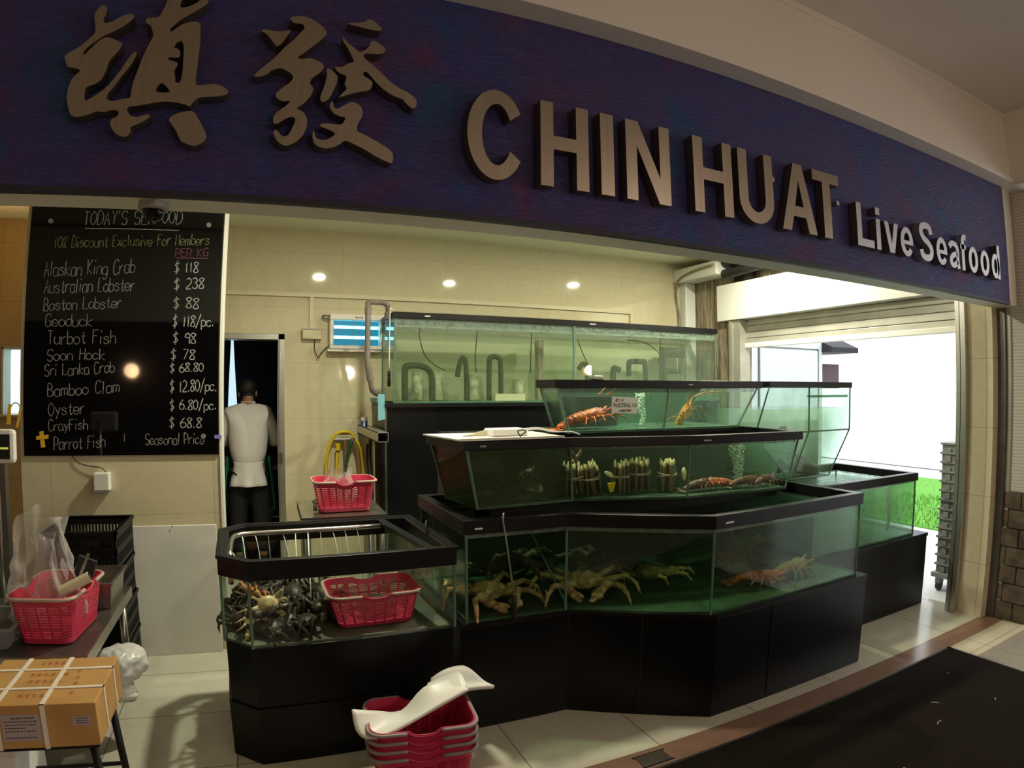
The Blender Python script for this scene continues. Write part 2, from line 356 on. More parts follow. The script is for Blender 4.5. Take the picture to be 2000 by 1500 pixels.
# ------------------------------------------------------------------ mesh helpers
V = Vector
class MB:
    def __init__(s): s.v, s.f, s.mi, s.cur = [], [], [], 0
    def add(s, vs, fs):
        b = len(s.v); s.v += [tuple(v) for v in vs]
        for f in fs: s.f.append([b + i for i in f]); s.mi.append(s.cur)
        return s
    def box(s, x0, x1, y0, y1, z0, z1):
        vs = [(x, y, z) for z in (z0, z1) for y in (y0, y1) for x in (x0, x1)]
        return s.add(vs, [(0, 2, 3, 1), (4, 5, 7, 6), (0, 1, 5, 4), (2, 6, 7, 3), (0, 4, 6, 2), (1, 3, 7, 5)])
    def hexa(s, bot, top):            # any two matching rings
        n = len(bot)
        fs = [tuple(range(n - 1, -1, -1)), tuple(range(n, 2 * n))]
        fs += [(i, (i + 1) % n, n + (i + 1) % n, n + i) for i in range(n)]
        return s.add(list(bot) + list(top), fs)
    def prism(s, poly, z0, z1, top=None):
        top = top or poly
        return s.hexa([(x, y, z0) for x, y in poly], [(x, y, z1) for x, y in top])
    def prism_y(s, poly, y0, y1):     # polygon in xz pushed along y
        return s.hexa([(x, y1, z) for x, z in poly], [(x, y0, z) for x, z in poly])
    def prism_x(s, poly, x0, x1):     # polygon in yz pushed along x
        return s.hexa([(x0, y, z) for y, z in poly], [(x1, y, z) for y, z in poly])
    def slab(s, a, b, c, d, t):       # thick quad
        a, b, c, d = V(a), V(b), V(c), V(d)
        n = (b - a).cross(d - a).normalized() * t
        return s.hexa([a, b, c, d], [a + n, b + n, c + n, d + n])
    def tube(s, pts, r, n=8, cap=True):
        pts = [V(p) for p in pts]; m = len(pts)
        rs = r if isinstance(r, (list, tuple)) else [r] * m
        t0 = (pts[1] - pts[0]).normalized()
        u = t0.orthogonal().normalized(); vs = []
        for i, p in enumerate(pts):
            t = ((pts[min(i + 1, m - 1)] - p).normalized() + (p - pts[max(i - 1, 0)]).normalized())
            t = t.normalized() if t.length > 1e-6 else t0
            u = (u - t * u.dot(t)); u = u.normalized() if u.length > 1e-6 else t.orthogonal().normalized()
            w = t.cross(u)
            for k in range(n):
                a = 2 * PI * k / n
                vs.append(p + (u * math.cos(a) + w * math.sin(a)) * rs[i])
        fs = [(i * n + k, i * n + (k + 1) % n, (i + 1) * n + (k + 1) % n, (i + 1) * n + k) for i in range(m - 1) for k in range(n)]
        if cap: fs += [tuple(range(n - 1, -1, -1)), tuple((m - 1) * n + k for k in range(n))]
        return s.add(vs, fs)
    def ell(s, c, r, nu=12, nv=8, rot=None):
        vs = []; c = V(c)
        for j in range(1, nv):
            a = PI * j / nv
            for i in range(nu):
                b = 2 * PI * i / nu
                p = V((r[0] * math.sin(a) * math.cos(b), r[1] * math.sin(a) * math.sin(b), r[2] * math.cos(a)))
                if rot: p = rot @ p
                vs.append(c + p)
        tp, bt = V((0, 0, r[2])), V((0, 0, -r[2]))
        if rot: tp, bt = rot @ tp, rot @ bt
        k = len(vs); vs += [c + tp, c + bt]
        fs = [(j * nu + i, (j + 1) * nu + i, (j + 1) * nu + (i + 1) % nu, j * nu + (i + 1) % nu) for j in range(nv - 2) for i in range(nu)]
        fs += [(k, i, (i + 1) % nu) for i in range(nu)] + [(k + 1, (nv - 2) * nu + (i + 1) % nu, (nv - 2) * nu + i) for i in range(nu)]
        return s.add(vs, fs)
    def lathe(s, prof, c=(0, 0, 0), n=20):
        vs = [(c[0] + r * math.cos(2 * PI * k / n), c[1] + r * math.sin(2 * PI * k / n), c[2] + z) for r, z in prof for k in range(n)]
        m = len(prof)
        fs = [(i * n + k, i * n + (k + 1) % n, (i + 1) * n + (k + 1) % n, (i + 1) * n + k) for i in range(m - 1) for k in range(n)]
        fs += [tuple(range(n - 1, -1, -1)), tuple((m - 1) * n + k for k in range(n))]
        return s.add(vs, fs)
    def plate(s, loops, y0, y1):      # outline (first loop) with holes, in xz, thick along y; y0 faces the viewer
        flat = [p for l in loops for p in l]
        tris = tessellate_polygon([[V((x, z, 0)) for x, z in l] for l in loops])
        n = len(flat)
        vs = [(x, y0, z) for x, z in flat] + [(x, y1, z) for x, z in flat]
        fs = []
        for t in tris:
            a, b, c = [V((flat[i][0], flat[i][1], 0)) for i in t]
            up = (b - a).cross(c - a).z > 0
            t = tuple(t) if up else tuple(reversed(t))
            fs.append(t); fs.append(tuple(n + i for i in reversed(t)))
        s.add(vs, fs)
        fs = []; k = 0; keep = s.cur
        s.cur = keep + 1
        for l in loops:
            m = len(l)
            fs += [(k + i, k + (i + 1) % m, n + k + (i + 1) % m, n + k + i) for i in range(m)]
            k += m
        s.add(vs, fs); s.cur = keep
        return s
    def stroke(s, pts, w, y0, y1, closed=False):   # thick line in xz, thick along y
        P = [V((x, z)) for x, z in pts]; m = len(P); l, r = [], []
        for i in range(m):
            a = P[i - 1] if (i or closed) else P[0]
            b = P[(i + 1) % m] if (i < m - 1 or closed) else P[i]
            t = (b - a).normalized(); nn = V((-t.y, t.x)) * w / 2
            l.append(P[i] + nn); r.append(P[i] - nn)
        k = m if closed else m - 1
        for i in range(k):
            j = (i + 1) % m
            q = [l[i], r[i], r[j], l[j]]
            s.hexa([(p.x, y1, p.y) for p in q], [(p.x, y0, p.y) for p in q])
        return s
    def grid(s, fn, nu, nv, cu=False, skip=None):
        a = nu if cu else nu + 1
        vs = [fn(i / nu, j / nv) for j in range(nv + 1) for i in range(a)]
        fs = [(j * a + i, j * a + (i + 1) % a, (j + 1) * a + (i + 1) % a, (j + 1) * a + i) for j in range(nv) for i in range(nu) if not (skip and skip(i, j))]
        return s.add(vs, fs)
    def build(s, name, mats, parent=None, smooth=False, bevel=0.0, solid=0.0, sub=0, disp=0.0, auto=False):
        me = bpy.data.meshes.new(name)
        off = ORG[parent.name] if parent else V((0, 0, 0))
        me.from_pydata([tuple(V(v) - off) for v in s.v], [], s.f)
        for m in (mats if isinstance(mats, (list, tuple)) else [mats]): me.materials.append(MATS[m])
        if len(me.materials) > 1:
            for p, i in zip(me.polygons, s.mi): p.material_index = min(i, len(me.materials) - 1)
        me.validate(); me.update()
        o = bpy.data.objects.new(name, me); COL.objects.link(o)
        ORG[o.name] = off.copy()
        if parent: o.parent = parent
        if solid:
            k = o.modifiers.new('thickness', 'SOLIDIFY'); k.thickness = solid; k.offset = 0
        if bevel:
            k = o.modifiers.new('edges', 'BEVEL'); k.width = bevel; k.segments = 2; k.limit_method = 'ANGLE'; k.angle_limit = 0.7
        if sub:
            k = o.modifiers.new('smoothing', 'SUBSURF'); k.levels = k.render_levels = sub
        if smooth:
            for p in me.polygons: p.use_smooth = True
        return o
ORG = {}
def tag(o, label, cat, group=None, kind=None):
    o['label'] = label; o['category'] = cat
    if group: o['group'] = group
    if kind: o['kind'] = kind
    return o
def thing(name, label, cat, loc=(0, 0, 0), group=None):
    o = bpy.data.objects.new(name, None); COL.objects.link(o)
    o.location = loc; o.empty_display_size = 0.05
    ORG[o.name] = V(loc)
    return tag(o, label, cat, group)
def struct(name, mb, m, label, cat, **kw):
    return tag(mb.build(name, m, **kw), label, cat, None, 'structure')
def kids(o): return [c for c in bpy.data.objects if c.parent == o]
def dup(root, loc, rot=(0, 0, 0), label=None, scale=None):
    r = root.copy(); COL.objects.link(r); r.location = loc; r.rotation_euler = rot
    if scale: r.scale = (scale, scale, scale)
    if label: r['label'] = label
    for ch in kids(root):
        c = ch.copy(); COL.objects.link(c); c.parent = r
        for g in kids(ch):
            d = g.copy(); COL.objects.link(d); d.parent = c
    return r
def fuse(mb, voxel, smooth_it=0):     # one continuous skin over overlapping forms
    me = bpy.data.meshes.new('tmp'); me.from_pydata(mb.v, [], mb.f); me.update()
    o = bpy.data.objects.new('tmp', me); COL.objects.link(o)
    k = o.modifiers.new('r', 'REMESH'); k.mode = 'VOXEL'; k.voxel_size = voxel
    if smooth_it:
        k = o.modifiers.new('s', 'SMOOTH'); k.iterations = smooth_it; k.factor = 0.5
    dg = bpy.context.evaluated_depsgraph_get(); dg.update()
    ev = o.evaluated_get(dg)
    m2 = bpy.data.meshes.new_from_object(ev)
    out = MB(); out.add([tuple(v.co) for v in m2.vertices], [tuple(p.vertices) for p in m2.polygons])
    bpy.data.objects.remove(o); bpy.data.meshes.remove(me); bpy.data.meshes.remove(m2)
    return out
def spline(pts, n=4, closed=False):   # Catmull-Rom
    P = [V(p) for p in pts]; m = len(P); out = []
    rng = range(m) if closed else range(m - 1)
    for i in rng:
        p0 = P[i - 1] if (i or closed) else P[0]
        p1, p2 = P[i], P[(i + 1) % m]
        p3 = P[(i + 2) % m] if (closed or i + 2 < m) else P[-1]
        for k in range(n):
            t = k / n
            out.append(0.5 * ((2 * p1) + (p2 - p0) * t + (2 * p0 - 5 * p1 + 4 * p2 - p3) * t * t + (3 * p1 - p0 - 3 * p2 + p3) * t ** 3))
    if not closed: out.append(P[-1])
    return out
def rrect(w, d, r, n=5):              # rounded rectangle outline, counter-clockwise
    out = []
    for cx, cy, a0 in ((w - r, d - r, 0), (-w + r, d - r, 90), (-w + r, -d + r, 180), (w - r, -d + r, 270)):
        for k in range(n + 1):
            a = math.radians(a0 + 90 * k / n)
            out.append((cx + r * math.cos(a), cy + r * math.sin(a)))
    return out

# ------------------------------------------------------------------ setting: floor, walls, ceilings
struct('floor', MB().box(-3.5, 4.36, 1.973, 5.4, -0.05, 0), 'floor_tile', 'cream tiled floor of the seafood shop around the tanks', 'floor')
struct('floor_corridor', MB().box(-4.0, 8.0, -3.2, 1.83, -0.05, 0), 'corridor_tile', 'cream and grey tiled corridor floor in front of the shop', 'floor')
struct('trim_1', MB().box(-4.0, 4.6, 1.83, 1.973, -0.05, 0.0005), 'stripe_tile', 'salmon tile stripe running along the shop front', 'floor stripe')
struct('trim_4', MB().box(-4.0, 4.6, 1.655, 1.83, -0.05, 0.0004), 'cream_band_tile', 'cream tile band between the salmon stripe and the grey corridor floor', 'floor band')
# back wall with the kitchen door opening and the passage opening
wb = MB()
wb.box(0.155, 4.40, 5.2, 5.32, 0, 2.87).box(-0.62, 0.155, 5.2, 5.32, 1.98, 2.87).box(-1.0, -0.62, 5.2, 5.32, 0, 2.87)
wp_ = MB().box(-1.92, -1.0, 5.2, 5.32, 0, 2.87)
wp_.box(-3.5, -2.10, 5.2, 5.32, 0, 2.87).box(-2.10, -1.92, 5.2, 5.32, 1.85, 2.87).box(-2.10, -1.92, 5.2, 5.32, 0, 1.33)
struct('wall_passage', wp_, 'wall_tile_dim', 'tiled passage wall left of the partition, its dimness put into a brown colour', 'wall')
struct('wall_back', wb, 'wall_tile', 'glossy cream tiled back wall behind the tall tank', 'wall')
struct('wall_partition', MB().box(-1.385, -0.262, 3.676, 3.83, 0, 2.87), 'wall_tile', 'cream tiled partition wall carrying the black menu board', 'wall')
struct('trim_2', MB().box(-0.262, -0.248, 3.665, 3.84, 0, 2.87), 'white_paint', 'thin white corner strip on the end of the partition', 'corner trim')
struct('wall_left', MB().box(-3.6, -3.5, 1.9, 5.32, 0, 2.87), 'wall_tile_side', 'far left side wall of the shop passage', 'wall')
struct('ceiling', MB().box(-3.6, 4.75, 1.96, 5.32, 2.87, 2.95), 'shop_ceiling', 'pale green lit ceiling inside the shop', 'ceiling')
# lintel that carries the sign
struct('trim_3', MB().box(-3.6, 4.33, 1.815, 1.96, 2.085, 2.95), 'plaster', 'plastered lintel behind the shop sign', 'lintel')
# right wall with the roller shutter opening
wr = MB().box(4.262, 4.42, 4.44, 5.2, 0, 2.87).box(4.30, 4.42, 2.16, 4.44, 2.50, 2.87)
struct('wall_right', wr, 'stained', 'stained right wall between shutter and back wall', 'wall')
pl = MB().box(4.25, 4.33, 1.955, 2.13, 0, 2.3)
struct('wall_right_end', pl, 'wall_tile_side', 'cream tiled pillar end beside the roller shutter', 'pillar')
# corridor column: ribbed panel over split-stone blocks
struct('column', MB().box(4.36, 4.95, 1.70, 1.99, 0.87, 3.32), 'ribbed_white', 'white ribbed column panel right of the shop front', 'column')
cs = MB(); cs.cur = 0
random.seed(3)
for r in range(7):
    z0 = r * 0.125
    y = 1.70; k = 0
    ys = [1.70, 1.86, 1.99] if r % 2 else [1.70, 1.78, 1.99]
    for a, b in zip(ys, ys[1:]):
        cs.box(4.345 - random.uniform(0, 0.018), 4.40, a + 0.002, b - 0.002, z0 + 0.002, z0 + 0.123)
    for a, b in ((4.345, 4.6), (4.6, 4.95)):
        cs.box(a + 0.002, b - 0.002, 1.70 - random.uniform(0.005, 0.02), 1.75, z0 + 0.002, z0 + 0.123)
cs.box(4.36, 4.95, 1.72, 1.98, 0, 0.868)
struct('column_base', cs, 'stone_block', 'rough brown split-stone base of the right column', 'column base', bevel=0.008)
# beam over the sign and corridor shell
bm = MB().box(-4.0, 4.15, 1.72, 1.96, 2.853, 3.32)
bm.box(-4.0, 4.15, 1.705, 1.72, 2.853, 2.885).box(-4.0, 4.15, 1.712, 1.72, 3.285, 3.32)
struct('beam', bm, 'beam_paint', 'white painted beam running above the shop sign', 'beam')
struct('beam_cross', MB().box(4.15, 4.75, -3.2, 1.96, 2.853, 3.32).box(4.15, 4.75, -3.2, 1.7, 2.835, 2.853), 'beam_paint', 'white cross beam meeting the shop beam at the right corner', 'beam')
struct('ceiling_corridor', MB().box(-4.0, 8.0, -3.2, 1.99, 3.32, 3.42), 'corridor_ceiling', 'plain grey corridor ceiling above the beam', 'ceiling')
struct('wall_corridor_back', MB().box(-4.0, 8.0, -3.3, -3.1, 0, 3.42), 'corridor_wall', 'corridor wall facing the shop front', 'wall')
struct('wall_corridor_left', MB().box(-4.1, -4.0, -3.3, 1.99, 0, 3.42), 'plaster', 'corridor wall closing the left end', 'wall')
struct('wall_shop_left_return', MB().box(-4.0, -3.5, 1.83, 1.99, 0, 3.3), 'plaster', 'short return wall left of the shop front', 'wall')
struct('wall_corridor_right', MB().box(4.9, 8.0, 1.75, 1.99, 0, 3.42), 'plaster', 'corridor wall beyond the right column', 'wall')
# dark kitchen behind the door and the bright room behind the passage opening
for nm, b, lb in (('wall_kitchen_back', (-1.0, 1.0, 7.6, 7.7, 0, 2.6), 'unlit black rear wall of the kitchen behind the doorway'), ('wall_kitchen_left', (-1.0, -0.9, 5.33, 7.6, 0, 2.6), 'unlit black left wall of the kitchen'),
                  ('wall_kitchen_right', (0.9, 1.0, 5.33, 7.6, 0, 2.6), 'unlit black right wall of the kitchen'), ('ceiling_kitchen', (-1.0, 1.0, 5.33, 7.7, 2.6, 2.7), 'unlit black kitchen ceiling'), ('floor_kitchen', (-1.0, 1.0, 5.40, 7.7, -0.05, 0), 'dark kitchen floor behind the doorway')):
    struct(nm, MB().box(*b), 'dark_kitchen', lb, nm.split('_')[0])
k2 = MB().box(-3.4, -1.05, 7.4, 7.5, 0, 2.8).box(-3.5, -3.4, 5.32, 7.5, 0, 2.8).box(-1.15, -1.05, 5.32, 7.5, 0, 2.8).box(-3.5, -1.05, 5.32, 7.5, 2.8, 2.9).box(-3.5, -1.05, 5.4, 7.5, -0.05, 0)
struct('wall_passage_room', k2, 'kitchen_wall', 'bright white room seen through the passage opening', 'room')
w2 = MB().box(-2.10, -2.085, 5.17, 5.33, 1.33, 1.85).box(-1.935, -1.92, 5.17, 5.33, 1.33, 1.85).box(-2.10, -1.92, 5.17, 5.33, 1.835, 1.85).box(-2.12, -1.90, 5.15, 5.33, 1.315, 1.33)
struct('window_1', w2, 'aluminium_dull', 'small passage opening framed in metal onto the bright room', 'window')
tag(MB().box(-2.04, -1.98, 5.75, 5.8, 0.6, 1.75).ell((-2.01, 5.78, 1.62), (0.05, 0.04, 0.09)).build('wall_phone_stand', 'aluminium', smooth=True), 'grey rounded appliance standing in the bright room behind the passage opening', 'appliance')
# door frame of the kitchen
df = MB().box(0.098, 0.155, 5.17, 5.33, 0, 1.985).box(-0.62, 0.155, 5.17, 5.33, 1.935, 1.985).box(-0.66, -0.62, 5.17, 5.33, 0, 1.985)
df.box(0.108, 0.122, 5.155, 5.17, 0, 1.935)
d1 = struct('door_1', df, 'aluminium', 'grey metal kitchen door frame in the back wall', 'door frame', bevel=0.004)
MB().box(0.10, 0.135, 5.14, 5.172, 0.93, 1.02).build('latch', 'steel_dark', d1)
dl = MB().slab((-0.425, 7.2, 1.1), (-0.30, 7.2, 1.1), (-0.362, 7.2, 2.07), (-0.388, 7.2, 2.07), 0.02)
struct('window_2', dl, 'kitchen_window_glow', 'narrow slit of bright daylight deep in the dark kitchen', 'window')
# kitchen bench seen right of the cook
t = thing('kitchen_bench', 'dim steel kitchen bench beside the cook in the dark doorway', 'bench', (0.0, 5.9, 0))
MB().box(-0.02, 0.6, 5.75, 6.2, 0.80, 0.84).build('bench_top', 'steel', t)
for x in (0.0, 0.57): MB().box(x, x + 0.03, 5.77, 5.80, 0, 0.80).build('leg', 'steel_dark', t)
MB().box(0.0, 0.6, 5.78, 6.18, 0.35, 0.37).build('shelf', 'steel_dark', t)
tag(MB().lathe([(0.03, 0), (0.03, 0.09), (0.012, 0.12), (0.012, 0.14)], (0.035, 5.85, 0.372), 12).build('squeeze_bottle', 'white_plastic', smooth=True), 'small white bottle on the lower shelf of the kitchen bench', 'bottle')

# conduits and trunking on the back wall
t = thing('cable_trunking', 'long cream cable trunking running along the back wall', 'trunking', (0, 5.2, 2.3))
MB().box(-0.62, 3.50, 5.178, 5.2, 2.298, 2.332).build('trunk_run', 'cream_plastic', t)
MB().box(0.355, 0.385, 5.18, 5.2, 2.04, 2.298).build('trunk_drop', 'cream_plastic', t)
MB().box(3.47, 3.50, 5.18, 5.2, 2.0, 2.298).build('trunk_drop', 'cream_plastic', t)
t = thing('junction_box', 'cream junction box with a hanging cable left of the insect lamp', 'junction box', (0.375, 5.2, 2.0))
MB().box(0.295, 0.455, 5.13, 5.199, 1.945, 2.035).build('box_body', 'cream_plastic', t, bevel=0.006)
MB().box(0.29, 0.46, 5.126, 5.13, 2.02, 2.03).build('lid_edge', 'steel_dark', t)
MB().tube(spline([(0.40, 5.17, 1.945), (0.40, 5.16, 1.86), (0.43, 5.16, 1.79), (0.445, 5.17, 1.82), (0.50, 5.18, 1.88), (0.55, 5.19, 1.90)]), 0.004, 6).build('cable', 'black_rubber', t, smooth=True)
t = thing('air_con_trunking', 'white boxed pipe trunking turning down the back right corner', 'trunking', (4.05, 5.1, 2.6))
MB().box(4.12, 4.255, 5.095, 5.2, 1.6, 2.66).build('vertical_duct', 'white_paint', t, bevel=0.01)
MB().box(4.04, 4.255, 4.52, 5.2, 2.66, 2.80).build('horizontal_duct', 'white_paint', t, bevel=0.01)
MB().tube(spline([(4.025, 4.55, 2.75), (4.02, 4.8, 2.74), (4.03, 5.1, 2.68), (4.06, 5.18, 2.5), (4.09, 5.18, 2.3), (4.10, 5.18, 1.7)]), 0.012, 8).build('cable', 'stained', t, smooth=True)
# black ducts above the shutter box
t = thing('duct_bundle', 'black insulated duct and pipes above the shutter box', 'duct', (4.3, 3.9, 2.7))
MB().tube([(4.14, 4.51, 2.66), (4.14, 4.1, 2.68), (4.15, 3.7, 2.70)], 0.05, 12).build('duct', 'duct_black', t, smooth=True)
MB().tube([(4.15, 4.50, 2.79), (4.16, 3.5, 2.79)], 0.06, 12).build('duct', 'duct_black', t, smooth=True)
for y, m in ((4.42, 'duct_black'), (4.30, 'steel_dark'), (4.06, 'stained'), (3.72, 'duct_black'), (3.60, 'stained')):
    MB().box(4.24, 4.29, y - 0.07, y + 0.06, 2.577, 2.86).build('hanger', m, t)

# roller shutter: box, curtain, rails
t = thing('roller_shutter', 'cream roller shutter rolled up over the side opening', 'roller shutter', (4.3, 3.3, 0))
MB().box(4.20, 4.42, 2.14, 4.70, 2.215, 2.575).build('shutter_box', 'white_paint', t, bevel=0.004)
sc = MB()
for k in range(4): sc.prism_x([(2.20, 1.975 + k * 0.06), (4.43, 1.975 + k * 0.06), (4.43, 2.03 + k * 0.06), (2.20, 2.03 + k * 0.06)], 4.315 - 0.004 * (k % 2), 4.335)
sc.box(4.325, 4.331, 2.20, 4.43, 1.96, 2.49)
sc.build('curtain', 'aluminium_dull', t, bevel=0.006)
MB().box(4.295, 4.345, 2.18, 4.45, 1.94, 1.985).build('bottom_bar', 'white_paint', t, bevel=0.006)
rl = MB().box(4.20, 4.235, 2.13, 2.17, 0, 2.215).box(4.235, 4.36, 2.13, 2.15, 0, 2.215).box(4.33, 4.36, 2.13, 2.20, 0, 2.215).box(4.20, 4.30, 2.165, 2.20, 0, 2.215)
rl.build('guide_rail', 'aluminium', t)
MB().box(4.225, 4.26, 4.40, 4.56, 0, 2.21).box(4.26, 4.36, 4.40, 4.438, 0, 2.21).box(4.215, 4.225, 4.50, 4.54, 0, 2.21).build('guide_rail', 'aluminium_dull', t)
t = thing('shutter_guide', 'dark metal guide channel of the front shutter at the right pillar', 'shutter guide', (4.33, 1.93, 0))
MB().box(4.325, 4.345, 1.90, 1.955, 0, 2.085).build('channel', 'steel_dark', t)
MB().box(4.345, 4.36, 1.87, 1.90, 0, 2.085).build('lip', 'aluminium_dull', t)

# ------------------------------------------------------------------ outdoors through the shutter
struct('ground_outdoor', MB().box(4.36, 40, -8, 40, -0.08, -0.02), 'concrete_out', 'pale wet concrete outside the shutter opening', 'ground')
gr = MB()
random.seed(11)
gr.box(6.6, 10.3, 2.2, 6.2, -0.05, -0.005)
for i in range(2600):
    x, y = random.uniform(6.6, 8.6), random.uniform(2.6, 5.2)
    a = random.uniform(0, PI); h = random.uniform(0.03, 0.07); w = 0.006
    dx, dy = math.cos(a) * w, math.sin(a) * w
    gr.add([(x - dx, y - dy, -0.01), (x + dx, y + dy, -0.01), (x + random.uniform(-.02, .02), y + random.uniform(-.02, .02), h)], [(0, 1, 2)])
tag(gr.build('grass', 'grass_green'), 'bright green lawn strip outside beyond the shutter', 'grass', None, 'stuff')
struct('wall_outdoor', MB().box(11.5, 11.7, -8, 30, 0, 6), 'bright_wall', 'sunlit white boundary wall beyond the lawn', 'wall')
t = thing('outbuilding', 'pale grey outbuilding with a flush door outside the shutter', 'building', (7.2, 6.6, 0))
MB().box(5.6, 8.0, 6.5, 8.5, 0, 2.75).build('building_wall', 'building_white', t)
b = MB().box(6.62, 7.93, 6.485, 6.5, 0, 2.15).build('building_door', 'building_white', t)
MB().box(6.60, 6.625, 6.478, 6.5, 0, 2.17).box(6.60, 7.95, 6.478, 6.5, 2.145, 2.165).box(7.93, 7.95, 6.478, 6.5, 0, 2.165).build('door_gap', 'steel_dark', t)
t = thing('awning', 'dark awning projecting beside the grey outbuilding', 'awning', (8.4, 6.4, 2.2))
MB().prism_x([(6.3, 2.12), (6.3, 2.2), (7.2, 2.6), (7.2, 2.12)], 8.05, 8.75).build('canopy', 'awning_dark', t)
MB().box(8.0, 8.06, 6.5, 7.2, 0, 2.6).build('post', 'building_white', t)
tag(MB().box(8.25, 8.75, 6.7, 6.75, 1.55, 1.95).build('notice_panel', 'dark_red_panel'), 'small dark notice panel under the awning outside', 'panel')

# ------------------------------------------------------------------ shop sign (outlines of the metal characters in millimetres)
ZHEN=[[[(-525,2626),(-516,2619),(-515,2602),(-519,2586),(-519,2573),(-510,2570),(-493,2577),(-472,2594),(-448,2605),(-437,2601),(-438,2589),(-458,2566),(-488,2543),(-509,2530),(-526,2514),(-547,2494),(-560,2475),(-558,2466),(-550,2475),(-534,2498),(-520,2514),(-505,2524),(-484,2521),(-460,2511),(-457,2502),(-466,2481),(-479,2462),(-487,2443),(-490,2421),(-497,2399),(-502,2390),(-517,2378),(-537,2368),(-540,2350),(-537,2331),(-530,2330),(-513,2343),(-489,2364),(-470,2390),(-451,2424),(-436,2458),(-423,2481),(-415,2485),(-412,2480),(-419,2455),(-432,2429),(-446,2406),(-459,2380),(-475,2354),(-478,2341),(-472,2333),(-459,2331),(-434,2339),(-414,2344),(-413,2361),(-411,2390),(-404,2423),(-397,2457),(-388,2495),(-379,2522),(-374,2541),(-378,2556),(-385,2571),(-400,2581),(-400,2593),(-389,2598),(-369,2602),(-361,2616),(-354,2640),(-349,2661),(-343,2682),(-330,2711),(-318,2717),(-308,2694),(-277,2695),(-242,2690),(-233,2675),(-238,2658),(-256,2640),(-284,2616),(-308,2594),(-328,2569),(-328,2559),(-322,2560),(-306,2577),(-287,2591),(-261,2598),(-249,2595),(-244,2578),(-241,2543),(-239,2497),(-239,2456),(-239,2422),(-236,2397),(-212,2399),(-186,2404),(-165,2400),(-148,2390),(-144,2381),(-156,2371),(-182,2365),(-211,2361),(-227,2356),(-239,2342),(-247,2329),(-257,2333),(-284,2338),(-317,2339),(-349,2332),(-387,2322),(-412,2317),(-418,2310),(-415,2301),(-406,2291),(-389,2287),(-374,2293),(-359,2298),(-351,2291),(-359,2284),(-374,2272),(-390,2264),(-402,2257),(-401,2243),(-409,2230),(-421,2228),(-438,2234),(-453,2250),(-460,2267),(-456,2278),(-444,2285),(-439,2296),(-443,2303),(-459,2304),(-481,2297),(-500,2298),(-516,2290),(-537,2282),(-560,2279),(-572,2288),(-581,2310),(-588,2337),(-587,2362),(-583,2383),(-573,2402),(-563,2413),(-565,2420),(-579,2424),(-597,2426),(-606,2443),(-610,2457),(-602,2468),(-581,2484),(-561,2504),(-542,2528),(-537,2539),(-540,2558),(-546,2584),(-546,2599),(-536,2621)],[(-309,2641),(-297,2641),(-275,2653),(-260,2667),(-261,2675),(-304,2670),(-311,2653)],[(-310,2507),(-306,2523),(-295,2530),(-287,2523),(-283,2504),(-280,2467),(-278,2430),(-281,2404),(-287,2398),(-296,2403),(-296,2414),(-302,2435),(-295,2452),(-298,2462),(-319,2467),(-324,2472),(-320,2476),(-303,2476),(-292,2481),(-292,2496),(-300,2505)],[(-343,2366),(-343,2381),(-333,2394),(-319,2386),(-308,2373),(-310,2367)]],[[(-300,2284),(-290,2299),(-262,2312),(-236,2315),(-221,2297),(-204,2270),(-194,2249),(-194,2234),(-207,2220),(-226,2213),(-246,2218),(-263,2227),(-275,2251),(-290,2271)]]]
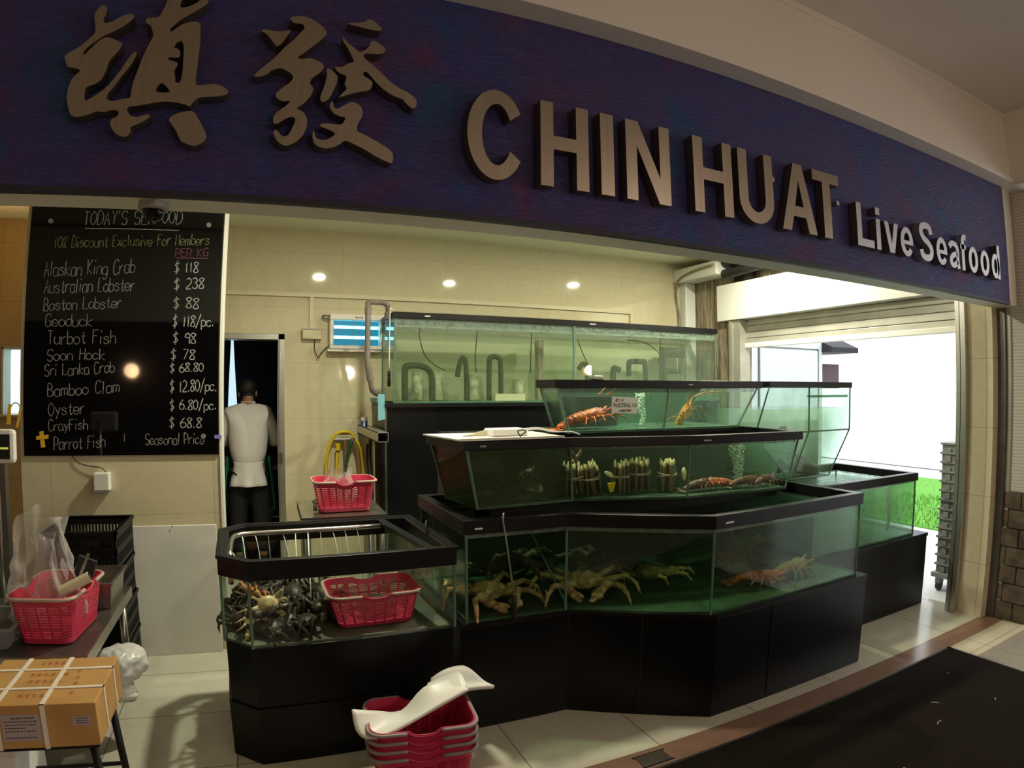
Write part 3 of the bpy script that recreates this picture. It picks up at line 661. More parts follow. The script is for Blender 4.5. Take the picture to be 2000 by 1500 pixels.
FA=[[[(-71,2592),(-55,2598),(-36,2595),(-14,2596),(12,2604),(14,2597),(3,2577),(-7,2556),(-19,2546),(-27,2550),(-41,2569),(-56,2583)]],[[(10,2646),(18,2653),(46,2658),(69,2655),(96,2641),(116,2624),(122,2612),(115,2594),(92,2569),(66,2539),(46,2521),(46,2514),(56,2513),(77,2519),(99,2516),(119,2504),(121,2491),(112,2475),(91,2455),(86,2444),(87,2433),(97,2421),(93,2403),(81,2381),(64,2362),(53,2351),(65,2347),(80,2334),(86,2315),(85,2295),(77,2271),(60,2250),(42,2238),(28,2234),(9,2242),(-2,2257),(-7,2272),(-2,2279),(4,2277),(14,2265),(26,2262),(37,2270),(45,2291),(52,2311),(49,2322),(37,2323),(22,2315),(5,2301),(-7,2298),(-11,2308),(-10,2321),(-1,2335),(19,2354),(33,2372),(27,2373),(12,2370),(-4,2377),(-10,2388),(-6,2398),(8,2413),(28,2433),(36,2448),(32,2458),(22,2465),(-3,2475),(-21,2468),(-32,2462),(-43,2448),(-71,2438),(-76,2445),(-63,2461),(-44,2483),(-21,2510),(3,2545),(26,2573),(48,2606),(55,2619),(50,2630),(39,2631),(20,2632)]],[[(184,2654),(194,2660),(230,2669),(247,2683),(262,2680),(283,2663),(289,2654),(284,2648),(264,2646),(234,2648),(211,2651)]],[[(170,2605),(175,2603),(189,2588),(206,2576),(223,2564),(236,2568),(253,2586),(257,2603),(265,2609),(280,2605),(299,2592),(304,2580),(290,2566),(266,2563),(243,2560),(238,2552),(244,2542),(268,2524),(295,2503),(323,2478),(353,2460),(380,2450),(404,2434),(410,2417),(405,2400),(395,2398),(378,2410),(364,2424),(338,2430),(311,2444),(284,2465),(263,2487),(250,2499),(242,2496),(241,2487),(248,2481),(264,2473),(271,2463),(267,2446),(257,2436),(235,2429),(210,2420),(188,2409),(173,2402),(173,2404),(187,2423),(195,2434),(187,2447),(190,2461),(190,2476),(174,2480),(161,2489),(154,2502),(167,2501),(182,2507),(194,2519),(210,2526),(206,2539),(191,2566),(176,2589)]],[[(132,2493),(148,2487),(164,2472),(166,2458),(156,2422),(142,2392),(128,2381),(119,2389),(121,2407),(130,2443),(133,2475)]],[[(152,2386),(157,2384),(161,2369),(172,2365),(187,2376),(207,2391),(224,2391),(240,2381),(246,2365),(244,2347),(234,2326),(232,2308),(235,2300),(258,2291),(287,2278),(319,2262),(342,2244),(342,2213),(324,2216),(292,2228),(260,2245),(228,2258),(201,2267),(188,2258),(170,2245),(146,2237),(124,2240),(110,2251),(104,2270),(106,2289),(111,2276),(115,2267),(129,2262),(147,2265),(165,2279),(169,2286),(155,2294),(139,2299),(125,2304),(127,2312),(141,2315),(163,2315),(184,2316),(193,2327),(195,2341),(183,2341),(170,2345),(157,2353),(148,2369)]]]
CHALK=[("TODAY'S SEAFOOD", -1.063, 2.448, -0.506, 2.479, 0.077, 'w'),
('10% Discount Exclusive For Members', -1.219, 2.314, -0.344, 2.36, 0.065, 'g'),
('PER KG', -0.531, 2.285, -0.346, 2.295, 0.045, 'r'),
('Alaskan King Crab', -1.264, 2.155, -0.754, 2.182, 0.083, 'w'),
('Australian Lobster', -1.259, 2.059, -0.752, 2.083, 0.079, 'w'),
('Boston Lobster', -1.257, 1.964, -0.821, 1.985, 0.068, 'w'),
('Geoduck', -1.244, 1.875, -0.981, 1.883, 0.068, 'w'),
('Turbot Fish', -1.228, 1.779, -0.845, 1.79, 0.074, 'w'),
('Soon Hock', -1.228, 1.69, -0.904, 1.697, 0.063, 'w'),
('Sri Lanka Crab', -1.241, 1.603, -0.85, 1.627, 0.063, 'w'),
('Bamboo Clam', -1.224, 1.491, -0.821, 1.52, 0.067, 'w'),
('Oyster', -1.219, 1.387, -1.016, 1.395, 0.073, 'w'),
('CrayFish', -1.22, 1.304, -1.0, 1.312, 0.061, 'w'),
('Parrot Fish', -1.192, 1.199, -0.903, 1.213, 0.07, 'w'),
('Seasonal Price', -0.678, 1.226, -0.35, 1.227, 0.06, 'w'),
('$ 118', -0.532, 2.194, -0.396, 2.199, 0.061, 'b'),
('$ 238', -0.528, 2.098, -0.36, 2.107, 0.061, 'b'),
('$ 88', -0.529, 1.988, -0.386, 1.993, 0.06, 'b'),
('$ 118/pc.', -0.529, 1.887, -0.297, 1.892, 0.063, 'b'),
('$ 98', -0.526, 1.793, -0.396, 1.796, 0.058, 'b'),
('$ 78', -0.536, 1.701, -0.4, 1.704, 0.055, 'b'),
('$ 68.80', -0.54, 1.631, -0.352, 1.635, 0.048, 'b'),
('$ 12.80/pc.', -0.539, 1.519, -0.275, 1.526, 0.064, 'b'),
('$ 6.80/pc.', -0.539, 1.419, -0.276, 1.421, 0.056, 'b'),
('$ 68.8', -0.543, 1.322, -0.362, 1.321, 0.055, 'b'),
('|', -0.799, 1.244, -0.792, 1.244, 0.044, 'w')]
sg = thing('shop_sign', 'long purple and blue textured shop sign with raised metal letters', 'shop sign', (1.0, 1.8, 2.1))
MB().box(-3.5, 4.19, 1.80, 1.815, 2.10, 2.853).build('sign_panel', 'sign_paint', sg)
MB().box(-3.5, 4.192, 1.797, 1.822, 2.082, 2.10).build('bottom_lip', 'navy_sign_edge', sg)
FY = 1.753                            # front face of the raised letters
def face(l): return [(x * FY / 1.735, 1.55 + (z - 1.55) * FY / 1.735) for x, z in l]
def smooth_loop(l):
    return face([(p.x, p.y) for p in spline([(x / 1000.0, z / 1000.0) for x, z in l], 2, True)])
def character(parts, name):
    mb = MB()
    for loops in parts: mb.plate([smooth_loop(l) for l in loops], FY, 1.795)
    o = mb.build(name, ['brushed_gold', 'brushed_side'], sg)
    o['label'] = 'large brushed metal brush-script Chinese character'
    return o
character(ZHEN, 'character')
character(FA, 'character')
def arc(cx, cz, rx, rz, a0, a1, n=14):
    return [(cx + rx * math.cos(math.radians(a0 + (a1 - a0) * k / n)), cz + rz * math.sin(math.radians(a0 + (a1 - a0) * k / n))) for k in range(n + 1)]
def letter(loops, silver=False):
    return MB().plate([face(l) for l in loops], FY, 1.795).build('letter', ['letter_silver' if silver else 'brushed_gold', 'brushed_side'], sg)
zb, zt = 2.205, 2.505
def band(outer, inner): return [outer + inner[::-1]]
def H(x0, x1, s=0.047):
    m = (zb + zt) / 2 + 0.005
    letter([[(x0, zb), (x0 + s, zb), (x0 + s, m - .024), (x1 - s, m - .024), (x1 - s, zb), (x1, zb), (x1, zt), (x1 - s, zt), (x1 - s, m + .024), (x0 + s, m + .024), (x0 + s, zt), (x0, zt)]])
c = (0.672, 2.355)
letter(band(arc(c[0], c[1], 0.098, 0.155, 32, 328, 30), arc(c[0] + 0.002, c[1], 0.051, 0.106, 30, 330, 30)))
H(0.827, 1.007)
letter([[(1.055, zb), (1.108, zb), (1.108, zt), (1.055, zt)]])
letter([[(1.159, zb), (1.205, zb), (1.205, 2.41), (1.298, zb), (1.35, zb), (1.35, zt), (1.304, zt), (1.304, 2.30), (1.211, zt), (1.159, zt)]])
H(1.461, 1.655)
u = [(1.69, zt)] + arc(1.7865, 2.30, 0.0965, 0.097, 180, 360, 18) + [(1.883, zt)]
ui = [(1.738, zt)] + arc(1.7865, 2.305, 0.0485, 0.055, 180, 360, 18) + [(1.835, zt)]
letter([u + ui[::-1]])
letter([[(1.93, zb), (1.983, zb), (2.001, 2.27), (2.079, 2.27), (2.097, zb), (2.15, zb), (2.067, zt), (2.013, zt)], [(2.013, 2.315), (2.067, 2.315), (2.040, 2.43)]])
letter([[(2.20, zb), (2.254, zb), (2.254, 2.457), (2.318, 2.457), (2.318, zt), (2.136, zt), (2.136, 2.457), (2.20, 2.457)]])
# small words
lb, lx, lt, sw = 2.205, 2.355, 2.41, 0.034
letter([[(2.44, lb), (2.57, lb), (2.57, lb + .036), (2.476, lb + .036), (2.476, lt), (2.44, lt)]], True)
letter([[(2.592, lb), (2.626, lb), (2.626, lx), (2.592, lx)]], True).data
MB().plate([face([(2.592, lt - .036), (2.626, lt - .036), (2.626, lt), (2.592, lt)])], FY, 1.795).build('letter_dot', ['letter_silver', 'brushed_side'], sg)
letter([[(2.70, lb), (2.742, lb), (2.782, lx), (2.746, lx), (2.721, lb + .045), (2.696, lx), (2.66, lx)]], True)
def ring(x0, x1, z0, z1, s): 
    cx, cz = (x0 + x1) / 2, (z0 + z1) / 2
    return [arc(cx, cz, (x1 - x0) / 2, (z1 - z0) / 2, 0, 345, 23), arc(cx, cz, (x1 - x0) / 2 - s, (z1 - z0) / 2 - s * .9, 0, 345, 23)]
def lower_e(x0, x1):
    cx, cz, rx, rz = (x0 + x1) / 2, (lb + lx) / 2, (x1 - x0) / 2, (lx - lb) / 2
    o = [(x1, cz - .014)] + [(x1, cz)] + arc(cx, cz, rx, rz, 5, 325, 24)
    i = arc(cx, cz, rx - .032, rz - .028, 322, 190, 10)
    letter([o + i + [(x0 + .034, cz - .014)], arc(cx, cz + .006, rx - .032, rz - .036, 0, 180, 12)], True)
lower_e(2.80, 2.915)
def lower_s(pts, w):
    MB().stroke(face([(p.x, p.y) for p in spline(pts, 5)]), w, FY, 1.795).build('letter', ['letter_silver', 'brushed_side'], sg)
lower_s([(3.098, 2.352), (3.085, 2.385), (3.048, 2.394), (3.008, 2.382), (3.000, 2.352), (3.025, 2.322), (3.068, 2.302), (3.096, 2.272), (3.088, 2.236), (3.046, 2.222), (3.005, 2.234), (2.995, 2.262)], 0.035)
lower_e(3.148, 3.262)
lower_s([(3.292, 2.318), (3.312, 2.337), (3.343, 2.340), (3.372, 2.330), (3.381, 2.305), (3.381, 2.250), (3.390, 2.206)], 0.031)
lower_s([(3.378, 2.288), (3.330, 2.275), (3.304, 2.250), (3.312, 2.225), (3.345, 2.222), (3.378, 2.246)], 0.030)
lower_s([(3.487, 2.394), (3.462, 2.394), (3.448, 2.375), (3.447, 2.32), (3.447, lb)], 0.033)
letter([[(3.418, 2.325), (3.482, 2.325), (3.482, 2.352), (3.418, 2.352)]], True)
letter(ring(3.512, 3.625, lb, lx, .033), True)
letter(ring(3.658, 3.772, lb, lx, .033), True)
letter(ring(3.806, 3.914, lb, lx, .033), True)
letter([[(3.886, lb), (3.920, lb), (3.920, lt), (3.886, lt)]], True)
# two leftover fixing studs on the panel
for x, z in ((1.925, 2.425), (2.355, 2.395)):
    MB().tube([(x, 1.80, z), (x, 1.772, z)], 0.012, 10).build('fixing_stud', 'grey_metal', sg)

# ------------------------------------------------------------------ menu board with chalk lettering
G = {'A':'02 29 42|15 35','B':'02 09 29 38 36 06|26 44 43 32 02','C':'48 39 19 07 04 12 32 43','D':'02 09 29 47 44 22 02','E':'49 09 02 42|06 36','F':'49 09 02|06 36','G':'48 39 19 07 04 12 32 43 45 25',
'H':'02 09|42 49|06 46','K':'02 09|49 05 42','L':'09 02 42','M':'02 09 25 49 42','O':'29 07 04 22 44 47 29','P':'02 09 29 48 47 35 05','R':'02 09 29 48 47 35 05|25 42','S':'48 39 19 08 06 35 44 32 12 03','T':'09 49|29 22','Y':'09 26 49|26 22',
'a':'45 36 16 05 03 12 32 43|46 43 52','b':'09 02|05 26 45 43 22 03','c':'45 26 05 03 22 43','d':'45 26 05 03 22 43|49 42','e':'04 44 45 26 05 03 22 43','f':'49 39 28 22|06 46','g':'45 26 05 03 22 43|46 41 20 01','h':'09 02|05 26 45 42','i':'26 22|28 29','k':'09 02|46 04 42','l':'29 22','m':'02 06|05 16 25 22|25 36 45 42','n':'02 06|05 26 45 42','o':'26 05 03 22 43 45 26','p':'06 00|05 26 45 43 22 03','r':'06 02|04 26 46','s':'45 26 05 34 43 22 03','t':'28 23 32 43|06 46','u':'06 03 22 43|46 42','v':'06 22 46','x':'06 42|46 02','y':'06 23|46 10',
'0':'29 07 04 22 44 47 29','1':'17 29 22','2':'08 29 47 35 02 42','3':'08 29 47 26|26 44 32 12 03','6':'39 06 03 22 43 45 26 05','7':'09 49 12','8':'26 08 29 48 26 03 22 43 26','9':'46 26 07 29 48 47 42','$':'48 29 07 26 44 22 03|2: 21','/':'01 4:','%':'09 18|19 08 07 18 19|42 33|49 02|34 23 22 33 34','.':'22 23','\'':'29 27','|':'29 22'}
NAR = {'i': 0.5, 'l': 0.5, '1': 0.7, '.': 0.45, "'": 0.4, '|': 0.4, 't': 0.85, 'f': 0.85, 'm': 1.15, 'r': 0.85}
mbd = thing('menu_board', 'tall glossy black menu board with chalk prices on the partition', 'menu board', (-0.8, 3.67, 1.2))
MB().box(-1.362, -0.268, 3.662, 3.675, 1.167, 2.562).build('board_panel', 'board_black', mbd, bevel=0.002)
random.seed(5)
def chalk_line(txt, x0, z0, x1, z1, cap, kind):
    adv = [NAR.get(ch, 1.0) if ch != ' ' else 0.8 for ch in txt]
    tot = sum(adv) + 0.22 * (len(txt) - 1)
    mb = MB(); cx = 0.0
    for ch, a in zip(txt + ' ', adv + [0]):
        if ch != ' ':
            jz, sl = random.uniform(-.05, .05) * cap, random.uniform(0.0, 0.12)
            for st in G[ch].split('|'):
                P = []
                for q in st.split():
                    gx, gz = (ord(q[0]) - 48) / 4.0, (ord(q[1]) - 48 - 2) / 7.0
                    if NAR.get(ch, 1.0) < 0.75 and ch != '1': gx = (gx - 0.25) + 0.1
                    f = (cx + min(gx, 1.25) * a * 0.92) / tot
                    P.append((x0 + f * (x1 - x0) + sl * gz * cap * 0.6, z0 + (z1 - z0) * f + gz * cap + jz))
                Q = [(p.x, p.y) for p in spline(P, 4)] if len(P) > 2 and ch not in 'AEFHKLMTYkvx17|$%' else P
                mb.stroke(Q, 0.0042 if kind != 'b' else 0.0050, 3.6606, 3.662)
        elif mb.v:
            mb.build('lettering', {'w': 'chalk', 'b': 'chalk_bright', 'g': 'chalk_green', 'r': 'chalk_red'}[kind], mbd)
            mb = MB()
        cx += a + 0.22
for a in CHALK: chalk_line(*a)
MB().stroke([(-1.052, 2.431), (-0.8, 2.436), (-0.518, 2.437)], 0.005, 3.6606, 3.662).build('underline', 'chalk', mbd)
MB().stroke([(-0.525, 2.277), (-0.346, 2.281)], 0.005, 3.6606, 3.662).build('underline', 'chalk_red', mbd)
for x, z in ((-1.248, 2.467), (-0.351, 2.476), (-0.352, 1.272)):
    MB().tube([(x, 3.662, z), (x, 3.654, z)], 0.014, 16).build('mounting_bolt', 'grey_metal', mbd, smooth=False)
MB().slab((-1.272, 3.660, 1.300), (-1.25, 3.660, 1.305), (-1.240, 3.660, 1.215), (-1.264, 3.660, 1.213), -0.002).slab((-1.290, 3.658, 1.275), (-1.220, 3.658, 1.285), (-1.221, 3.658, 1.262), (-1.289, 3.658, 1.255), -0.002).build('tape', 'yellow_tape', mbd)['label'] = 'yellow tape cross'
MB().box(-0.290, -0.250, 3.655, 3.662, 1.258, 1.277).build('tape', 'blue_tape', mbd)['label'] = 'pale blue tape strip'

t = thing('security_camera', 'dome security camera hanging from the lintel above the menu board', 'security camera', (-0.345, 1.88, 2.085))
MB().lathe([(0.044, 0), (0.044, -0.018), (0.038, -0.024)], (-0.345, 1.88, 2.085), 28).build('camera_base', 'grey_metal', t, smooth=False)
d = MB(); d.lathe([(0.034 * math.cos(a * PI / 20), -0.024 - 0.034 * math.sin(a * PI / 20)) for a in range(0, 10)] + [(0.001, -0.058)], (-0.345, 1.88, 2.085), 28)
d.build('dome', 'dome_glass', t, smooth=True)
MB().ell((-0.345, 1.88, 2.052), (0.022, 0.022, 0.024), 14, 10).build('camera_eye', 'black_plastic', t, smooth=True)

t = thing('wall_socket', 'white wall box with a thin wire below the menu board', 'wall box', (-0.92, 3.676, 1.02))
MB().box(-0.965, -0.878, 3.615, 3.676, 0.975, 1.075).build('box_cover', 'white_plastic', t, bevel=0.006)
MB().box(-0.968, -0.875, 3.612, 3.62, 0.968, 0.982).build('box_rim', 'grey_metal', t)
MB().tube(spline([(-1.09, 3.668, 1.167), (-1.06, 3.665, 1.13), (-1.0, 3.66, 1.11), (-0.93, 3.655, 1.10), (-0.90, 3.65, 1.075)]), 0.003, 6).build('wire', 'black_rubber', t)

# ceiling lights that light the shop (behind the sign) and the corridor lamps
for k, (x, y) in enumerate(DOWNLIGHTS):
    t = thing('ceiling_downlight', 'round ceiling downlight inside the shop, ' + ('left of the three', 'middle of the three', 'right of the three')[k], 'downlight', (x, y, 2.87), 'shop downlights')
    MB().lathe([(0.085, 0), (0.085, -0.012), (0.06, -0.012)], (x, y, 2.87), 24).build('trim_ring', 'white_paint', t)
    MB().lathe([(0.058, -0.013), (0.058, -0.016)], (x, y, 2.87), 24).build('lens', 'lamp_lens', t)
for k, (x, z) in enumerate(SCONCES):
    t = thing('wall_sconce', 'warm glowing wall lamp on the corridor wall facing the shop, ' + ('left one', 'middle one', 'right one')[k], 'wall lamp', (x, -3.0, z), 'corridor wall lamps')
    MB().ell((x, -2.98, z), (0.075, 0.06, 0.095), 16, 10).build('lamp_shade', 'sconce_glow', t, smooth=True)
    MB().box(x - 0.05, x + 0.05, -3.1, -3.0, z - 0.16, z - 0.08).build('bracket', 'steel_dark', t)

# rubber mat, floor plate
random.seed(21)
t = thing('floor_mat', 'large dark brown entrance mat lying on the corridor floor', 'floor mat', (2.0, 0.6, 0))
MB().box(0.2, 3.578, -1.2, 1.815, 0.0, 0.012).build('pile', 'mat_brown', t)
MB().box(0.18, 3.595, 1.80, 1.83, 0.0, 0.010).box(3.575, 3.595, -1.2, 1.83, 0.0, 0.010).build('edging', 'black_rubber', t)
for k in range(22):
    x, y, a, l = random.uniform(1.3, 3.4), random.uniform(0.6, 1.75), random.uniform(0, PI), random.uniform(0.006, 0.05)
    p = [(x + math.cos(a + 0.5 * s) * l * s, y + math.sin(a + 0.5 * s) * l * s, 0.0135) for s in (0, 0.5, 1)]
    tag(MB().tube(p, 0.0016, 5).build('shredded_scrap', 'white_debris'), 'tiny pale scrap of shredded plastic lying on the dark mat', 'scrap', 'scraps on the dark mat')
t = thing('drain_plate', 'small rusty metal plate set in the salmon tile stripe', 'floor plate', (1.43, 1.9, 0))
MB().box(1.37, 1.51, 1.862, 1.935, 0.0005, 0.004).build('plate', 'floor_plate_metal', t)
MB().box(1.36, 1.52, 1.935, 1.94, 0.0005, 0.005).box(1.36, 1.52, 1.857, 1.862, 0.0005, 0.005).build('plate_edge', 'black_rubber', t)

# ------------------------------------------------------------------ fish tanks
def offset(poly, d):                  # counter-clockwise outline moved outward
    n = len(poly); out = []
    for i in range(n):
        p, a, b = V(poly[i]), V(poly[i - 1]), V(poly[(i + 1) % n])
        e1, e2 = (p - a).normalized(), (b - p).normalized()
        n1, n2 = V((e1.y, -e1.x)), V((e2.y, -e2.x))
        k = n1 + n2; k = k / max(0.3, k.length_squared / 2)
        q = p + k * d; out.append((q.x, q.y))
    return out
def mixpoly(a, b, f): return [(p[0] + (q[0] - p[0]) * f, p[1] + (q[1] - p[1]) * f) for p, q in zip(a, b)]
def rim_ring(poly, z0, z1, o=0.014, i=0.032):
    mb = MB(); A, B = offset(poly, o), offset(poly, -i); n = len(poly)
    vs = [(x, y, z0) for x, y in A] + [(x, y, z1) for x, y in A] + [(x, y, z1) for x, y in B] + [(x, y, z0) for x, y in B]
    fs = []
    for k in range(n):
        j = (k + 1) % n
        for q in range(4):
            r = (q + 1) % 4
            fs.append((q * n + k, q * n + j, r * n + j, r * n + k))
    return mb.add(vs, fs)
def tank(name, label, bot, top, z0, z1, rim, level, water, bottom='green_bottom', back=(), backm='green_back', skip=(), group='fish tanks', dirty=(), dirtym='pane_dirty', film=True, wname='water', rimo=0.014):
    cx = sum(p[0] for p in bot) / len(bot); cy = sum(p[1] for p in bot) / len(bot)
    t = thing(name, label, 'fish tank', (cx, cy, z0), group)
    n = len(bot); zt = z1 - rim * 0.35
    for i in range(n):
        if i in skip: continue
        j = (i + 1) % n
        mb = MB().slab((*bot[i], z0), (*bot[j], z0), (*top[j], zt), (*top[i], zt), -0.008)
        if i in back: mb.build('back_panel', backm, t)
        else: mb.build('glass_pane', dirtym if i in dirty else 'pane', t)
    MB().prism(bot, z0, z0 + 0.012).build('tank_bottom', bottom, t)
    bi, ti = offset(bot, -0.002), offset(top, -0.002)
    for i in range(n):
        MB().tube([(*bi[i], z0 + 0.001), (*ti[i], zt - 0.004)], 0.0065, 6).build('corner_seam', 'seam_green', t)
    if rim:
        r = rim_ring(top, z1 - rim, z1, rimo).build('frame_rim', 'black_rim', t, bevel=0.003)
    if level:
        f = (level - z0) / (zt - z0)
        MB().hexa([(x, y, z0 + 0.0125) for x, y in offset(bot, -0.012)], [(x, y, level) for x, y in offset(mixpoly(bot, top, f), -0.012)]).build(wname, water, t)
    if level and film:  # hazy strip stands in for what the air gap reflects
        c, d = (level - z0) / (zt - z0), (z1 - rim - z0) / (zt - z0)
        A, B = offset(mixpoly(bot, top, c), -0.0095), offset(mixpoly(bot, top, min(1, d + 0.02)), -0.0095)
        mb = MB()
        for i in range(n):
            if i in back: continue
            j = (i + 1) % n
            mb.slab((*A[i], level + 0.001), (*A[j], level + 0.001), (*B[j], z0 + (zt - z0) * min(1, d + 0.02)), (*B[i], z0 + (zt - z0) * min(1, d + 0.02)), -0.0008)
        mb.build('above_water_haze', 'haze_film', t)
    return t
def rim_label(t, a, b, z0, z1, m='white_plastic'):
    MB().slab((*a, z0), (*b, z0), (*b, z1), (*a, z1), 0.002).build('maker_sticker', m, t)

LOW = [(0.815, 2.45), (1.29, 2.43), (1.845, 2.065), (2.92, 2.075), (2.93, 3.12), (0.79, 3.12)]
t_low = tank('fish_tank', 'large lowest fish tank with king crabs along the front of the display', LOW, LOW, 0.52, 0.985, 0.062, 0.90, 'water_deep', back=(4,), backm='green_back')
rim_label(t_low, (0.85, 2.433), (0.885, 2.432), 0.944, 0.952); rim_label(t_low, (1.895, 2.050), (1.945, 2.050), 0.944, 0.952)
MB().slab((1.30, 2.44, 0.533), (1.31, 2.44, 0.533), (1.33, 3.1, 0.92), (1.32, 3.1, 0.92), 0.002).build('seam_strip', 'seam_green', t_low)
RLOW = [(2.955, 2.43), (4.06, 2.42), (4.08, 3.14), (2.955, 3.12)]
t_rl = tank('fish_tank', 'low rectangular fish tank at the right end beside the shutter opening', RLOW, RLOW, 0.525, 0.965, 0.055, 0.895, 'water_right', bottom='green_back_pale', dirty=(0, 1, 2))
MB().box(1.0, 2.86, 2.64, 2.68, 0.9, 0.999).box(1.0, 2.86, 2.86, 2.90, 0.9, 0.999).build('support_beam', 'black_plastic', t_low)
MIDB = [(0.91, 2.57), (1.41, 2.60), (1.955, 2.40), (2.60, 2.34), (2.66, 2.92), (0.86, 2.90)]
MIDT = [(0.855, 2.57), (1.37, 2.56), (1.965, 2.395), (2.685, 2.32), (2.75, 2.92), (0.79, 2.94)]
t_mid = tank('fish_tank', 'middle tier flared fish tank holding tied clam bundles', MIDB, MIDT, 1.0, 1.315, 0.045, 1.255, 'water_mid', back=(4,), backm='green_back', bottom='green_bottom', dirty=(0, 5), dirtym='pane_murky')
rim_label(t_mid, (0.915, 2.547), (0.945, 2.549), 1.286, 1.293, 'grey_metal'); rim_label(t_mid, (2.03, 2.371), (2.075, 2.366), 1.286, 1.293, 'grey_metal')
MB().slab((1.41, 2.60, 1.012), (1.41, 2.605, 1.012), (1.37, 2.565, 1.255), (1.37, 2.56, 1.255), 0.003).build('divider', 'pane_edge', t_mid)
UPB = [(1.455, 2.73), (2.045, 2.728), (2.60, 2.73), (2.60, 3.25), (1.70, 3.25), (1.48, 2.95)]
UPT = [(1.385, 2.73), (2.09, 2.728), (2.785, 2.73), (2.76, 3.25), (1.65, 3.25), (1.39, 2.95)]
t_up = tank('fish_tank', 'upper tier flared fish tank with two rock lobsters and a paper note', UPB, UPT, 1.318, 1.592, 0.042, 1.525, 'water_clear', bottom='green_back_pale', back=(3,), backm='green_back_pale')
rim_label(t_up, (2.21, 2.714), (2.24, 2.714), 1.566, 1.573, 'grey_metal')
# hexagonal tank right of the upper tier
t = thing('fish_tank', 'tall tank with tapering lower half right of the upper tier', 'fish tank', (3.24, 2.95, 0.97), 'fish tanks')
HX = [(3.03, 0.972), (3.43, 0.972), (3.645, 1.27), (3.65, 1.575), (2.845, 1.575), (2.72, 1.27)]
def hx_part(x0, x1): pass
MB().prism_y([(3.03, 0.972), (3.43, 0.972), (3.645, 1.27), (3.65, 1.575), (3.215, 1.575), (3.215, 1.27)], 2.70, 2.708).build('glass_pane', 'pane_dirty', t)
MB().prism_y([(3.03, 0.972), (3.212, 1.27), (3.212, 1.575), (2.845, 1.575), (2.72, 1.27)], 2.70, 2.708).build('glass_pane', 'pane_dirty', t)
MB().prism_y(HX, 3.222, 3.23).build('glass_pane', 'pane', t)
for i, nm in ((1, 'glass_pane'), (2, 'glass_pane'), (4, 'glass_pane'), (5, 'glass_pane')):
    a, b = HX[i], HX[(i + 1) % 6]
    MB().slab((a[0], 2.70, a[1]), (b[0], 2.70, b[1]), (b[0], 3.23, b[1]), (a[0], 3.23, a[1]), 0.006).build(nm, 'pane', t)
MB().box(3.03, 3.43, 2.70, 3.23, 0.966, 0.974).build('tank_bottom', 'green_back_pale', t)
for a, b in ((HX[1], HX[2]), (HX[2], HX[3]), (HX[5], HX[4]), ((3.213, 1.27), (3.213, 1.575)), ((3.213, 1.27), (3.06, 0.975)), (HX[5], HX[2]), (HX[0], HX[1])):
    MB().tube([(a[0], 2.699, a[1]), (b[0], 2.699, b[1])], 0.0055, 6).build('corner_seam', 'seam_green', t)
rim_ring([(2.845, 2.70), (3.65, 2.70), (3.65, 3.23), (2.845, 3.23)], 1.553, 1.592, 0.012, 0.03).build('frame_rim', 'black_rim', t, bevel=0.003)
MB().box(3.225, 3.64, 2.712, 2.725, 1.49, 1.505).build('inner_brace', 'pane_edge', t)
wp = [(3.045, 0.985), (3.42, 0.985), (3.63, 1.27), (3.632, 1.42), (2.80, 1.42), (2.735, 1.27)]
MB().prism_y(wp, 2.712, 3.218).build('water', 'water_murky', t)
t_hex = t
BK = [(0.955, 4.60), (4.09, 4.60), (4.09, 5.08), (0.955, 5.08)]
t_bk = tank('fish_tank', 'longest tallest fish tank on the black plinth against the back wall', BK, BK, 1.43, 2.128, 0.048, 2.012, 'water_bright', bottom='green_back_pale', dirty=(2,), dirtym='pane_back')
rim_label(t_bk, (1.19, 4.585), (1.235, 4.585), 2.098, 2.106); rim_label(t_bk, (2.65, 4.585), (2.71, 4.585), 2.098, 2.106)
MB().box(2.50, 2.508, 4.61, 5.07, 1.444, 2.08).build('divider', 'pane_back', t_bk)
MB().box(2.495, 2.513, 4.593, 4.607, 1.444, 2.08).build('corner_seam', 'seam_green', t_bk)

# cabinets and plinths
t = thing('tank_cabinet', 'black stepped cabinet carrying the lowest front tank', 'cabinet', (1.9, 2.7, 0))
CB = [(0.785, 2.44), (1.306, 2.436), (1.875, 2.052), (2.998, 2.057), (2.998, 3.16), (0.785, 3.16)]
MB().prism(CB, 0, 0.50).build('cabinet_body', 'black_laminate', t, bevel=0.003)
MB().prism(offset(CB, 0.004), 0.50, 0.519).build('top_ledge', 'black_rim', t)
for a, b in (((1.306, 2.436), (1.304, 2.434)), ((1.59, 2.242), (1.588, 2.243)), ((2.24, 2.052), (2.241, 2.052))):
    MB().tube([(a[0], a[1] - 0.002, 0.01), (a[0], a[1] - 0.002, 0.5)], 0.002, 6).build('panel_joint', 'black_rubber', t)
t = thing('tank_cabinet', 'black cabinet under the low right tank near the shutter', 'cabinet', (3.6, 2.8, 0))
MB().box(3.0, 4.215, 2.395, 3.2, 0, 0.50).build('cabinet_body', 'black_laminate', t, bevel=0.003)
MB().box(3.0, 4.22, 2.39, 3.2, 0.50, 0.524).build('top_ledge', 'black_rim', t)
t = thing('tank_plinth', 'tall black plinth under the back wall tank', 'plinth', (2.5, 4.85, 0))
MB().box(0.90, 4.12, 4.61, 5.15, 0, 1.40).build('plinth_body', 'black_laminate', t)
MB().box(0.88, 4.12, 4.57, 5.16, 1.40, 1.429).build('plinth_top', 'black_rim', t)
MB().box(0.885, 0.90, 4.60, 5.15, 0.0, 1.40).build('side_panel', 'steel_dark', t)
t = thing('tank_stand', 'black stand behind the front tanks under the upper tier', 'stand', (2.1, 3.2, 0))
MB().box(0.95, 4.0, 3.26, 3.36, 0, 1.30).build('stand_wall', 'black_plastic', t)
